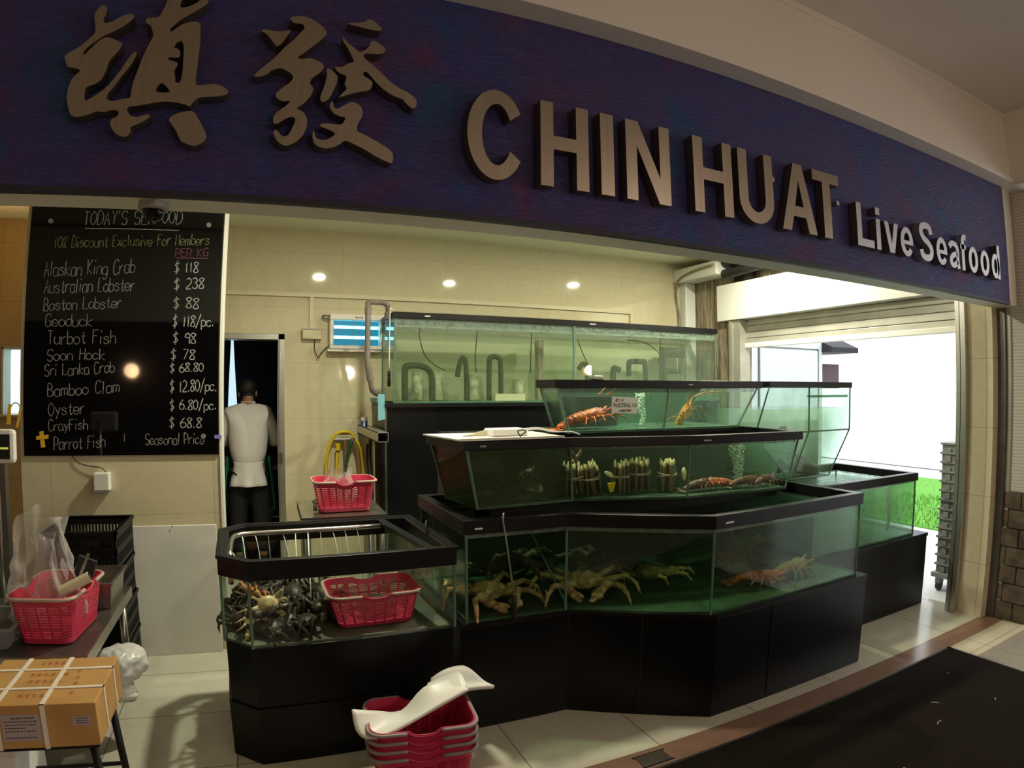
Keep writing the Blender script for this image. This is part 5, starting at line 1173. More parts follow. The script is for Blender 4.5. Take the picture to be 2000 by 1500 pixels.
tag(MB().box(1.66, 1.93, 3.02, 3.18, 1.333, 1.50).build('perforated_crate', 'duct_black'), 'black perforated crate standing in the upper tank behind the red lobster', 'crate')
t = thing('metal_clip', 'small chrome clip on the upper tank rim', 'clip', (1.61, 2.72, 1.59))
MB().box(1.585, 1.645, 2.70, 2.76, 1.5925, 1.602).tube([(1.59, 2.71, 1.607), (1.64, 2.71, 1.607)], 0.006, 8).build('clip_body', 'steel', t, bevel=0.002)

# white lid, box and bits on the middle tank
t = thing('cover_sheet', 'white plastic lid sheet lying on the left end of the middle tank', 'lid', (1.05, 2.7, 1.318))
MB().prism([(0.815, 2.525), (1.33, 2.535), (1.33, 2.90), (0.745, 2.90)], 1.317, 1.324).build('lid_sheet', 'white_plastic', t)
MB().prism([(0.815, 2.525), (1.33, 2.535), (1.33, 2.545), (0.82, 2.535)], 1.324, 1.327).build('lid_edge', 'cream_plastic', t)
t = thing('foam_box', 'small bright white box standing on the tank lid', 'box', (1.1, 2.65, 1.325))
MB().box(1.005, 1.18, 2.62, 2.74, 1.325, 1.358).build('box_body', 'white_plastic', t, bevel=0.005)
tag(MB().hexa([(0.88, 2.68, 1.326), (1.0, 2.68, 1.326), (1.0, 2.72, 1.326), (0.88, 2.72, 1.326)], [(0.90, 2.69, 1.329), (0.99, 2.685, 1.350), (0.985, 2.72, 1.345), (0.90, 2.71, 1.329)]).build('folded_paper', 'cream_plastic'), 'cream folded paper lying left of the white box on the lid', 'paper')
tag(MB().tube(spline([(1.115, 2.56, 1.328), (1.10, 2.555, 1.352), (1.125, 2.555, 1.358), (1.14, 2.555, 1.348), (1.115, 2.555, 1.332), (1.11, 2.545, 1.31)], 4), 0.003, 6).build('twisted_wire', 'black_rubber', smooth=True), 'twisted black wire loop in front of the white box', 'wire')
for k, P in enumerate(([(1.18, 2.68, 1.345), (1.25, 2.66, 1.352), (1.33, 2.64, 1.338), (1.42, 2.64, 1.335), (1.46, 2.62, 1.322)], [(0.99, 2.70, 1.345), (1.0, 2.71, 1.348), (1.03, 2.66, 1.33)], [(1.18, 2.70, 1.35), (1.27, 2.70, 1.355), (1.36, 2.68, 1.335)])):
    tag(MB().tube(spline(P, 5), 0.0035, 6).build('airline_hose', 'milky_film', smooth=True), ('clear air hose trailing right from the white box', 'short clear hose joining the folded paper and box', 'clear air hose arching above the trailing one')[k], 'hose')
# hook rod hanging over the lowest tank
t = thing('hook_rod', 'long thin steel rod with black grip hooked over the lowest tank rim', 'hook', (1.0, 2.42, 0.55))
MB().tube(spline([(0.985, 2.44, 0.985), (0.980, 2.42, 1.008), (0.968, 2.405, 1.005), (0.968, 2.402, 0.97), (0.985, 2.405, 0.88), (1.022, 2.41, 0.645)], 4), 0.0038, 8).build('rod', 'steel', t, smooth=True)
MB().tube([(1.022, 2.41, 0.645), (1.0225, 2.41, 0.635), (1.025, 2.412, 0.53)], [0.006, 0.013, 0.011], 10).build('grip', 'black_rubber', t, smooth=True)
MB().tube([(1.0215, 2.41, 0.652), (1.0225, 2.41, 0.642)], 0.0075, 10).build('ferrule', 'steel', t)

# ------------------------------------------------------------------ pink slotted baskets
def make_basket(label, loc, rot=(0, 0, 0), handle='grey_handle', group='pink slotted baskets', scale=1.0):
    t = thing('plastic_basket', label, 'basket', (0, 0, 0), group)
    NU, NV, HT = 120, 34, 0.20
    def ring(w, d, r):
        P = rrect(w, d, r, 8); P = P + [P[0]]
        ln = [0]
        for a, b in zip(P, P[1:]): ln.append(ln[-1] + math.dist(a, b))
        out = []
        for k in range(NU):
            s = ln[-1] * k / NU; i = max(j for j in range(len(P) - 1) if ln[j] <= s)
            f = (s - ln[i]) / max(1e-9, ln[i + 1] - ln[i])
            out.append((P[i][0] + f * (P[i + 1][0] - P[i][0]), P[i][1] + f * (P[i + 1][1] - P[i][1])))
        return out
    B, T = ring(0.160, 0.105, 0.035), ring(0.195, 0.135, 0.055)
    def dip(x, y): return 0.020 * max(0.0, 1 - (abs(x) / 0.055) ** 4) if abs(y) > 0.09 else 0.0
    if not BK_MESH:
        mb = MB()
        def fn(u, v):
            i = int(round(u * NU)) % NU
            x, y = B[i][0] + (T[i][0] - B[i][0]) * v, B[i][1] + (T[i][1] - B[i][1]) * v
            return (x, y, 0.006 + v * (HT - dip(x, y)))
        mb.grid(fn, NU, NV, True, lambda i, j: 4 <= j <= 26 and j % 2 == 0 and i % 5 != 0 and not (14 < j < 16))
        mb.add([(x, y, 0.006) for x, y in B], [tuple(range(NU))])
        BK_MESH.append(mb)
        r = MB()
        lo = [V((T[i][0] * 1.01, T[i][1] * 1.01, HT - 0.002 - dip(T[i][0], T[i][1]))) for i in range(0, NU, 2)]
        r.tube(lo + [lo[0]], 0.0045, 6, False)
        BK_MESH.append(r)
    if 'body' not in BK_DATA:
        o = BK_MESH[0].build('basket_body', 'pink_plastic', t, solid=0.003, smooth=False); BK_DATA['body'] = o.data
        o = BK_MESH[1].build('rim', 'pink_plastic', t, smooth=True); BK_DATA['rim'] = o.data
    else:
        for nm, k in (('basket_body', 'body'), ('rim', 'rim')):
            o = bpy.data.objects.new(nm, BK_DATA[k]); COL.objects.link(o); o.parent = t; ORG[o.name] = V((0, 0, 0))
            if k == 'body':
                m = o.modifiers.new('thickness', 'SOLIDIFY'); m.thickness = 0.003; m.offset = 0
    for s in (0, 1):
        if (s, handle) not in BK_DATA:
            idx = [i for i in range(NU) if (T[i][0] > 0.058 if s else T[i][0] < -0.058)]
            idx.sort(key=lambda i: math.atan2(T[i][1], T[i][0] if s else -T[i][0]))
            P = [(T[i][0] * 1.045, T[i][1] * 1.06, HT - 0.001) for i in idx[::2]]
            o = MB().tube(P, 0.0075, 8).build('handle', handle, t, smooth=True); BK_DATA[(s, handle)] = o.data
        else:
            o = bpy.data.objects.new('handle', BK_DATA[(s, handle)]); COL.objects.link(o); o.parent = t; ORG[o.name] = V((0, 0, 0))
    t.location = loc; t.rotation_euler = rot; t.scale = (scale,) * 3
    return t
BK_MESH, BK_DATA = [], {}
for k in range(4):
    make_basket(('bottom pink basket of the nested stack on the floor in front', 'second pink basket from the bottom of the floor stack', 'third pink basket from the bottom of the floor stack', 'topmost pink basket of the floor stack, holding white plastic sheets')[k], (0.515, 2.135, 0.001 + 0.036 * k), (0, 0, -0.10), 'grey_handle')
make_basket('wet pink basket standing inside the crab tank', (0.432, 2.63, 0.532), (0, 0, 0.04), 'pale_handle').scale = (1.0, 1.0, 0.74)
make_basket('pink basket on the steel table at the back near the hoses', (0.425, 3.47, 0.862), (0, 0, 0.02), 'pale_handle', scale=0.86)
make_basket('pink basket holding a clear plastic bag on the steel table at the left', (-0.855, 2.57, 0.582), (0, 0, 1.47), 'pale_handle', scale=0.95)

# white plastic sheets folded into the front basket
def sheet(name, label, fn, nu, nv, m, th, group=None):
    o = MB().grid(fn, nu, nv).build(name, m, smooth=True, solid=th)
    return tag(o, label, 'plastic sheet', group)
def bil(a, b, c, d):
    a, b, c, d = V(a), V(b), V(c), V(d)
    return lambda u, v: a.lerp(b, u).lerp(d.lerp(c, u), v)
NEAR = spline([(0.338, 2.03, 0.288), (0.42, 2.035, 0.318), (0.55, 2.045, 0.368), (0.685, 2.05, 0.422)], 6)
FAR = spline([(0.262, 2.13, 0.368), (0.35, 2.16, 0.330), (0.455, 2.17, 0.308), (0.56, 2.18, 0.395), (0.71, 2.20, 0.395)], 6)
def at(P, u):
    f = u * (len(P) - 1); i = min(int(f), len(P) - 2)
    return P[i].lerp(P[i + 1], f - i)
def s1(u, v):                         # long trough: straight near edge, left end curling up over the rim
    p = at(NEAR, u).lerp(at(FAR, u), v)
    c = math.sin(PI * v)
    p.z -= (0.022 + 0.014 * max(0, 1 - u / 0.4)) * c * (1 - 0.5 * u)
    p.x -= 0.028 * c * max(0, 1 - u / 0.4) ** 2
    return p
sheet('plastic_sheet', 'thick white plastic bag pack bent like a trough in the front basket', s1, 18, 10, 'bag_white', 0.012, 'white plastic packs in the front basket')
def s2(u, v):
    p = bil((0.56, 2.17, 0.328), (0.835, 2.17, 0.345), (0.735, 2.27, 0.412), (0.60, 2.26, 0.378))(u, v)
    p.z += 0.010 * math.sin(PI * u) + 0.006 * math.sin(7 * v + 3 * u)
    return p
sheet('plastic_sheet', 'square white plastic pack sticking out to the right of the front basket', s2, 12, 10, 'bag_white', 0.016, 'white plastic packs in the front basket')
def s3(u, v):
    p = bil((0.50, 2.10, 0.300), (0.70, 2.10, 0.400), (0.70, 2.22, 0.420), (0.58, 2.24, 0.375))(u, v)
    p.z += 0.012 * math.sin(PI * v)
    return p
sheet('plastic_sheet', 'thin white plastic sheet leaning inside the front basket', s3, 10, 8, 'bag_white', 0.004, 'white plastic packs in the front basket')

# film bags
def film_bag(name, label, c, rx, ry, h, seed, m, taper=0.75, lean=(0, 0)):
    random.seed(seed); ph = [random.uniform(0, 6.28) for _ in range(6)]
    def fn(u, v):
        a = u * 2 * PI; f = 1 - (1 - taper) * v
        r = 1 + 0.16 * math.sin(3 * a + ph[0] + 3 * v) + 0.10 * math.sin(5 * a + ph[1] - 5 * v) + 0.06 * math.sin(9 * a + 7 * v + ph[2])
        p = V((rx * f * r * math.cos(a), ry * f * r * math.sin(a), h * v))
        n = noise.noise_vector(p * 14 + V((seed, 0, 0))) * 0.022
        top = 0.05 * h * math.sin(2 * a + ph[3]) * v
        return V(c) + p + n + V((lean[0] * v, lean[1] * v, top))
    return MB().grid(fn, 44, 22, True).build(name, m, smooth=True)
tag(film_bag('plastic_bag', '', (-0.90, 2.55, 0.66), 0.135, 0.12, 0.40, 3, 'clear_film', 0.62, (0.01, 0)), 'large clear crumpled plastic bag standing in the left basket', 'plastic bag')
tag(film_bag('plastic_bag', '', (-0.845, 2.46, 0.70), 0.05, 0.035, 0.30, 9, 'clear_film', 0.8, (-0.02, 0.02)), 'folded strip of clear plastic in front inside the left basket', 'plastic bag')
tag(film_bag('plastic_bag', '', (0.40, 3.46, 0.94), 0.11, 0.08, 0.15, 5, 'clear_film', 0.55), 'crumpled clear plastic bag in the basket on the back table', 'plastic bag')
tag(MB().ell((0.45, 2.64, 0.58), (0.09, 0.06, 0.05), 14, 8).build('mud_crab', 'mud_crab', smooth=True), 'dark crab lying in the bottom of the basket inside the crab tank', 'crab')
t = thing('scoop_handle', 'cream tube handled tool lying in the left basket', 'tool', (-0.72, 2.5, 0.85))
MB().tube([(-0.80, 2.43, 0.785), (-0.690, 2.45, 0.835)], 0.021, 16).build('handle', 'cream_plastic', t, smooth=False)
MB().tube([(-0.692, 2.4496, 0.8341), (-0.6885, 2.4503, 0.8357)], 0.016, 14).build('hollow_end', 'black_rubber', t)
t = thing('knife', 'thin steel blade standing in the left basket behind the cream handle', 'knife', (-0.73, 2.55, 0.85))
MB().slab((-0.785, 2.56, 0.76), (-0.775, 2.56, 0.755), (-0.712, 2.56, 0.895), (-0.722, 2.56, 0.90), 0.003).build('blade', 'steel', t)
tag(MB().hexa([(-0.80, 2.60, 0.78), (-0.72, 2.60, 0.79), (-0.72, 2.62, 0.79), (-0.80, 2.62, 0.78)], [(-0.77, 2.60, 0.88), (-0.70, 2.60, 0.85), (-0.70, 2.62, 0.85), (-0.77, 2.62, 0.88)]).build('dark_pouch', 'duct_black'), 'dark pouch standing behind the blade in the left basket', 'pouch')

# steel work table at the left with shelf and bits on it
t = thing('steel_table', 'steel work table at the left below the menu board', 'table', (-1.1, 2.7, 0))
MB().box(-1.75, -0.69, 2.31, 3.15, 0.565, 0.58).build('table_top', 'steel_dark', t, bevel=0.003)
MB().box(-1.75, -0.69, 2.305, 2.312, 0.53, 0.58).box(-0.692, -0.685, 2.305, 3.15, 0.53, 0.58).build('edge_strip', 'steel', t)
for x, y in ((-0.73, 2.36), (-0.73, 3.10), (-1.70, 2.36), (-1.70, 3.10)):
    MB().tube([(x, y, 0), (x, y, 0.565)], 0.019, 14).build('leg', 'steel', t, smooth=True)
MB().box(-1.72, -0.71, 2.34, 3.12, 0.20, 0.215).build('lower_shelf', 'steel_dark', t)
t = thing('steel_tray', 'deep steel tray on the right rear of the left table', 'tray', (-0.8, 2.95, 0.58))
tr = MB(); A, Bp = [(-0.94, 2.80), (-0.70, 2.80), (-0.70, 3.08), (-0.94, 3.08)], [(-0.925, 2.815), (-0.715, 2.815), (-0.715, 3.065), (-0.925, 3.065)]
for i in range(4):
    j = (i + 1) % 4; tr.slab((*Bp[i], 0.582), (*Bp[j], 0.582), (*A[j], 0.70), (*A[i], 0.70), 0.003)
tr.box(-0.925, -0.715, 2.815, 3.065, 0.581, 0.585).build('tray_body', 'steel', t)
rim_ring(A, 0.695, 0.702, 0.012, 0.002).build('tray_rim', 'steel', t)
t = thing('plastic_tray', 'shallow grey tray at the left edge of the steel table', 'tray', (-1.1, 2.5, 0.58))
A, Bp = [(-1.40, 2.37), (-0.985, 2.37), (-0.985, 2.62), (-1.40, 2.62)], [(-1.38, 2.39), (-1.01, 2.39), (-1.01, 2.60), (-1.38, 2.60)]
tr = MB()
for i in range(4):
    j = (i + 1) % 4; tr.slab((*Bp[i], 0.583), (*Bp[j], 0.583), (*A[j], 0.665), (*A[i], 0.665), 0.004)
tr.box(-1.38, -1.01, 2.39, 2.60, 0.581, 0.586).build('tray_body', 'crate_grey', t)
rim_ring(A, 0.660, 0.668, 0.012, 0.003).build('tray_rim', 'crate_grey', t)
t = thing('weighing_scale', 'white weighing scale display on a pole at the left edge', 'scale', (-1.12, 2.72, 0.58))
MB().box(-1.40, -1.12, 2.66, 2.95, 0.58, 0.66).build('scale_platform', 'steel', t, bevel=0.006)
MB().tube([(-1.16, 2.78, 0.62), (-1.16, 2.78, 1.32)], 0.016, 12).build('pole', 'steel', t, smooth=True)
MB().box(-1.24, -1.045, 2.70, 2.745, 1.235, 1.375).build('display_case', 'white_plastic', t, bevel=0.018)
MB().box(-1.225, -1.062, 2.694, 2.70, 1.255, 1.355).build('display_face', 'scale_face', t)
MB().box(-1.10, -1.067, 2.692, 2.694, 1.295, 1.303).build('display_digits', 'scale_digits', t)
t = thing('yellow_cable_ties', 'two yellow tape strips hanging on the left edge of the partition', 'tape', (-1.39, 3.66, 1.38))
MB().slab((-1.46, 3.665, 1.34), (-1.435, 3.665, 1.34), (-1.43, 3.665, 1.45), (-1.447, 3.665, 1.45), 0.003).build('strip', 'yellow_tape', t)
MB().slab((-1.405, 3.66, 1.32), (-1.39, 3.66, 1.325), (-1.365, 3.66, 1.44), (-1.380, 3.66, 1.44), 0.003).build('strip', 'yellow_tape', t)
MB().tube(spline([(-1.44, 3.668, 1.42), (-1.42, 3.668, 1.455), (-1.39, 3.668, 1.45), (-1.375, 3.668, 1.40)]), 0.003, 6).build('wire', 'black_rubber', t)
tag(MB().box(-1.75, -1.20, 2.98, 3.02, 0.585, 1.22).build('splash_panel', 'steel_dark'), 'dark steel splash panel standing at the left rear of the table', 'panel')
def blob(c, r, seed, amp, freq, m, name, nu=28, nv=16):
    mb = MB().ell(c, r, nu, nv)
    for i, v in enumerate(mb.v):
        p = V(v); d = (p - V(c)); n = noise.noise((p + V((seed, 0, 0))) * freq * 0.7) + 0.6 * abs(noise.noise((p + V((0, seed, 0))) * freq * 1.9)) - 0.2
        mb.v[i] = tuple(V(c) + d * (1 + amp * n))
    return mb.build(name, m, smooth=True)
tag(blob((-0.68, 2.72, 0.365), (0.12, 0.10, 0.085), 4, 0.34, 11, 'milky_film', 'plastic_bag', 48, 30), 'knotted white plastic bag bulging from the shelf under the left table', 'plastic bag')
tag(blob((-0.655, 2.70, 0.235), (0.045, 0.05, 0.03), 7, 0.6, 20, 'bag_white', 'crumpled_paper'), 'crumpled white paper sticking out below the plastic bag', 'paper')

# strapped carton on a black stool
t = thing('cardboard_box', 'strapped brown cardboard box at the bottom left corner', 'box', (-0.74, 2.03, 0.478))
MB().box(-0.945, -0.548, 1.857, 2.20, 0.478, 0.620).build('carton', 'cardboard', t, bevel=0.004)
st = MB()
for x in (-0.848, -0.707):
    st.box(x - 0.007, x + 0.007, 1.854, 2.203, 0.620, 0.6225).box(x - 0.007, x + 0.007, 1.854, 1.857, 0.476, 0.6225).box(x - 0.007, x + 0.007, 2.20, 2.203, 0.476, 0.6225)
for y in (1.965, 2.105):
    st.box(-0.948, -0.545, y - 0.006, y + 0.006, 0.6205, 0.6235).box(-0.548, -0.545, y - 0.006, y + 0.006, 0.476, 0.6235)
st.build('packing_strap', 'strap_white', t)
pl_ = MB().box(-0.835, -0.718, 1.855, 1.857, 0.505, 0.592).build('paper_label', 'label_paper', t)
ln = MB()
random.seed(2)
for k in range(7):
    z = 0.578 - k * 0.0105
    if k == 5: continue
    x = -0.825
    while x < -0.735 - (0.03 if k in (0, 3) else 0):
        w = random.uniform(0.004, 0.012); ln.box(x + (0.022 if k == 0 else 0), x + w + (0.022 if k == 0 else 0), 1.8540, 1.8552, z, z + (0.0045 if k == 0 else 0.003)); x += w + 0.003
ln.build('printed_text', 'ink', pl_)
ln = MB()
for k in range(3): ln.box(-0.612, -0.575, 1.8540, 1.8552, 0.572 - k * 0.008, 0.574 - k * 0.008)
sl_ = MB().box(-0.622, -0.567, 1.855, 1.857, 0.548, 0.580).build('small_label', 'label_paper', t)
ln.build('printed_text', 'ink', sl_)
for x0, y0, w, n in ((-0.80, 2.15, 0.016, 4), (-0.81, 2.06, 0.02, 6), (-0.80, 2.01, 0.02, 5), (-0.80, 1.91, 0.02, 4), (-0.66, 2.08, 0.018, 1), (-0.655, 2.03, 0.018, 1), (-0.65, 1.99, 0.018, 1), (-0.645, 1.92, 0.018, 1)):
    pr = MB()
    for k in range(n):
        x = x0 + k * 0.022
        pr.box(x, x + w, y0, y0 + 0.006, 0.6201, 0.6206).box(x + w * 0.4, x + w * 0.55, y0 - 0.008, y0 + 0.02, 0.6201, 0.6206).box(x, x + w * 0.8, y0 + 0.013, y0 + 0.017, 0.6201, 0.6206)
    pr.build('red_stamp', 'red_print', t)
t = thing('stool', 'black metal stool under the strapped cardboard box', 'stool', (-0.74, 2.03, 0))
MB().box(-0.93, -0.56, 1.88, 2.19, 0.455, 0.477).build('seat', 'black_plastic', t, bevel=0.006)
for x, y, dx in ((-0.905, 1.90, -0.03), (-0.585, 1.90, 0.03), (-0.905, 2.17, -0.03), (-0.585, 2.17, 0.03)):
    MB().tube([(x + dx, y, 0), (x, y, 0.457)], 0.013, 10).build('leg', 'black_plastic', t, smooth=True)
for y in (2.17, 1.90): MB().tube([(-0.91, y, 0.22), (-0.58, y, 0.22)], 0.008, 8).build('cross_bar', 'black_plastic', t)
t = thing('foam_carton', 'pale foam carton on the floor behind the black stool', 'carton', (-1.0, 2.2, 0))
MB().box(-1.35, -0.88, 2.02, 2.28, 0, 0.36).build('carton_body', 'white_plastic', t, bevel=0.01)
MB().box(-1.36, -0.87, 2.01, 2.29, 0.36, 0.40).build('carton_lid', 'white_plastic', t, bevel=0.01)

# black crates stacked against the partition, white board leaning beside
def make_crate(x0, x1, y0, y1, z0, h, root):
    mb = MB(); t_ = 0.012
    mb.box(x0, x1, y0, y1, z0, z0 + 0.012)
    def side(ax, a, b, c0, c1):
        n = 20
        def put(p0, p1, q0, q1, w0, w1):
            if ax == 'x': mb.box(p0, p1, q0, q1, w0, w1)
            else: mb.box(q0, q1, p0, p1, w0, w1)
        put(a, b, c0, c1, z0, z0 + h * 0.16); put(a, b, c0, c1, z0 + h * 0.40, z0 + h * 0.56); put(a, b, c0, c1, z0 + h * 0.78, z0 + h)
        for k in range(n + 1):
            p = a + (b - a) * k / n
            if ax == 'x' and n * 0.28 < k < n * 0.72 and False: continue
            put(max(a, p - 0.004), min(b, p + 0.004), c0 + 0.001, c1 - 0.001, z0, z0 + h)
    side('x', x0, x1, y0, y0 + t_); side('x', x0, x1, y1 - t_, y1); side('y', y0, y1, x0, x0 + t_); side('y', y0, y1, x1 - t_, x1)
    mb.build('crate_body', 'black_plastic', root)
    r = MB()
    r.box(x0 - 0.008, x1 + 0.008, y0 - 0.008, y0 + t_, z0 + h - 0.02, z0 + h).box(x0 - 0.008, x1 + 0.008, y1 - t_, y1 + 0.008, z0 + h - 0.02, z0 + h)
    r.box(x0 - 0.008, x0 + t_, y0 - 0.008, y1 + 0.008, z0 + h - 0.02, z0 + h).box(x1 - t_, x1 + 0.008, y0 - 0.008, y1 + 0.008, z0 + h - 0.02, z0 + h)
    r.build('crate_rim', 'black_plastic', root, bevel=0.003)
for k in range(4):
    t = thing('plastic_crate', ('bottom black crate of the stack under the menu board', 'second black crate from the bottom under the menu board', 'third black crate from the bottom under the menu board', 'topmost black crate of the stack under the menu board')[k], 'crate', (-0.95, 3.42, k * 0.21), 'black crates stacked under the menu board')
    make_crate(-1.14 + 0.004 * k, -0.765 + 0.004 * (k % 2), 3.22, 3.63, k * 0.2095, 0.209, t)
tag(MB().box(-1.05, -0.845, 3.236, 3.246, 0.715, 0.742).build('foam_strip', 'white_plastic'), 'white strip showing through the slots of the topmost black crate', 'strip')
t = thing('white_board_panel', 'blank white board leaning on the partition beside the black crates', 'board', (-0.55, 3.64, 0))
MB().slab((-0.80, 3.640, 0.0), (-0.30, 3.640, 0.0), (-0.295, 3.658, 0.765), (-0.80, 3.658, 0.767), -0.010).build('board_sheet', 'white_plastic', t, bevel=0.003)
MB().tube([(-0.545, 3.652, 0.763), (-0.545, 3.648, 0.763)], 0.004, 8).build('nail', 'steel_dark', t)

# ------------------------------------------------------------------ back corner: steel table, hoses, insect lamp
t = thing('steel_table', 'small steel table behind the crab tank carrying a pink basket', 'table', (0.4, 3.5, 0))
MB().box(0.185, 0.640, 3.285, 3.80, 0.845, 0.860).build('table_top', 'steel', t, bevel=0.002)
MB().box(0.185, 0.640, 3.28, 3.286, 0.815, 0.860).box(0.180, 0.186, 3.28, 3.80, 0.815, 0.860).build('edge_strip', 'steel', t)
for x, y in ((0.21, 3.31), (0.615, 3.31), (0.21, 3.77), (0.615, 3.77)):
    MB().tube([(x, y, 0), (x, y, 0.845)], 0.016, 12).build('leg', 'steel', t, smooth=True)
tag(MB().tube([(0.262, 3.43, 0.868), (0.262, 3.43, 0.93)], 0.012, 10).ell((0.262, 3.42, 0.92), (0.02, 0.015, 0.012)).build('tap_fitting', 'steel', smooth=True), 'small metal tap fitting beside the basket on the back table', 'fitting')
t = thing('hose_rack', 'wall hose rack with yellow, green and brown hoses', 'hose rack', (0.64, 5.19, 1.1))
MB().box(0.585, 0.72, 5.10, 5.199, 1.105, 1.118).tube([(0.56, 5.12, 1.12), (0.74, 5.12, 1.12)], 0.010, 8).tube([(0.56, 5.12, 1.165), (0.74, 5.12, 1.165)], 0.008, 8).build('rack_bar', 'steel_dark', t)
HS = [('hose_yellow', [(0.49, 5.13, 0.80), (0.495, 5.13, 0.95), (0.53, 5.12, 1.10), (0.59, 5.11, 1.175), (0.68, 5.11, 1.18), (0.72, 5.11, 1.15)]), ('hose_yellow', [(0.585, 5.10, 1.07), (0.578, 5.10, 0.95), (0.57, 5.10, 0.80)]),
      ('hose_green', [(0.72, 5.10, 1.13), (0.69, 5.09, 1.08), (0.66, 5.09, 0.98), (0.64, 5.09, 0.80)]), ('hose_brown', [(0.70, 5.10, 1.13), (0.74, 5.09, 1.06), (0.755, 5.09, 0.95), (0.765, 5.09, 0.80)]), ('hose_yellow', [(0.71, 5.11, 1.14), (0.77, 5.10, 1.06), (0.79, 5.10, 0.95), (0.80, 5.10, 0.80)]), ('hose_brown', [(0.645, 5.10, 1.12), (0.65, 5.10, 1.0), (0.645, 5.10, 0.80)])]
for m, P in HS: MB().tube(spline(P, 5), 0.013, 10).build('hose', m, t, smooth=True)
MB().tube([(0.587, 5.095, 1.09), (0.587, 5.095, 1.03)], 0.020, 12).build('hose_coupling', 'hose_yellow', t)
MB().tube([(0.587, 5.094, 1.045), (0.587, 5.094, 1.02)], 0.017, 12).build('hose_coupling', 'black_rubber', t)
t = thing('bracket_tube', 'square steel tube bracket beside the black plinth', 'bracket', (0.79, 4.6, 1.2))
br = MB()
x0, x1, z0, z1 = 0.765, 0.845, 1.165, 1.235
br.box(x0, x1, 4.25, 5.19, z1 - 0.005, z1).box(x0, x1, 4.25, 5.19, z0, z0 + 0.005).box(x0, x0 + 0.005, 4.25, 5.19, z0, z1).box(x1 - 0.005, x1, 4.25, 5.19, z0, z1)
br.build('tube', 'aluminium', t)
MB().box(0.80, 0.81, 4.62, 5.15, 0.0, 1.165).build('side_plate', 'stained', t)
MB().tube(spline([(0.79, 4.7, 1.15), (0.785, 4.7, 1.0), (0.79, 4.65, 0.75), (0.795, 4.6, 0.55)]), 0.012, 8).build('cable', 'black_rubber', t, smooth=True)
MB().tube(spline([(0.79, 4.85, 1.10), (0.785, 4.85, 0.95), (0.79, 4.8, 0.8)]), 0.010, 8).build('cable', 'black_rubber', t, smooth=True)
t = thing('can', 'small blue and white can standing on the bracket beside the plinth', 'can', (0.745, 4.9, 1.236))
MB().lathe([(0.026, 0), (0.026, 0.05)], (0.775, 4.9, 1.236), 18).build('can_body', 'can_blue', t)
MB().lathe([(0.0265, 0.05), (0.0265, 0.07), (0.022, 0.075)], (0.775, 4.9, 1.236), 18).build('can_lid', 'white_plastic', t)
MB().box(0.765, 0.778, 4.8725, 4.875, 1.24, 1.285).build('can_stripe', 'white_plastic', t)
t = thing('insect_lamp', 'white insect killing lamp glowing blue on the back wall', 'insect lamp', (0.75, 5.2, 1.85))
fr = MB().box(0.515, 0.965, 5.08, 5.199, 2.105, 2.155).box(0.515, 0.965, 5.08, 5.199, 1.865, 1.895).box(0.515, 0.545, 5.08, 5.199, 1.895, 2.105).box(0.935, 0.965, 5.08, 5.199, 1.895, 2.105)
fr.build('lamp_housing', 'white_plastic', t, bevel=0.006)
MB().box(0.545, 0.935, 5.17, 5.19, 1.895, 2.105).build('back_reflector', 'uv_glow_panel', t)
for z in (1.965, 2.05): MB().tube([(0.555, 5.14, z), (0.925, 5.14, z)], 0.013, 12).build('uv_tube', 'uv_tube', t, smooth=True)
g = MB()
for k in range(14): g.box(0.545, 0.935, 5.088, 5.092, 1.902 + k * 0.0152, 1.9035 + k * 0.0152)
for k in range(6): g.box(0.545 + k * 0.078, 0.548 + k * 0.078, 5.086, 5.090, 1.895, 2.105)
g.build('guard_grille', 'steel_dark', t)
MB().box(0.50, 0.98, 5.10, 5.199, 1.845, 1.865).build('catch_tray', 'aluminium', t)
MB().tube(spline([(0.515, 5.15, 2.14), (0.47, 5.15, 2.145), (0.46, 5.16, 2.13), (0.50, 5.16, 2.115), (0.515, 5.16, 2.112)]), 0.006, 6).build('side_hook', 'steel_dark', t, smooth=True)
mk = MB()
for k in range(6): mk.box(0.725 + k * 0.011, 0.733 + k * 0.011, 5.078, 5.08, 2.122, 2.134 if k in (0, 5) else 2.130)
mk.build('maker_mark', 'ink', t)

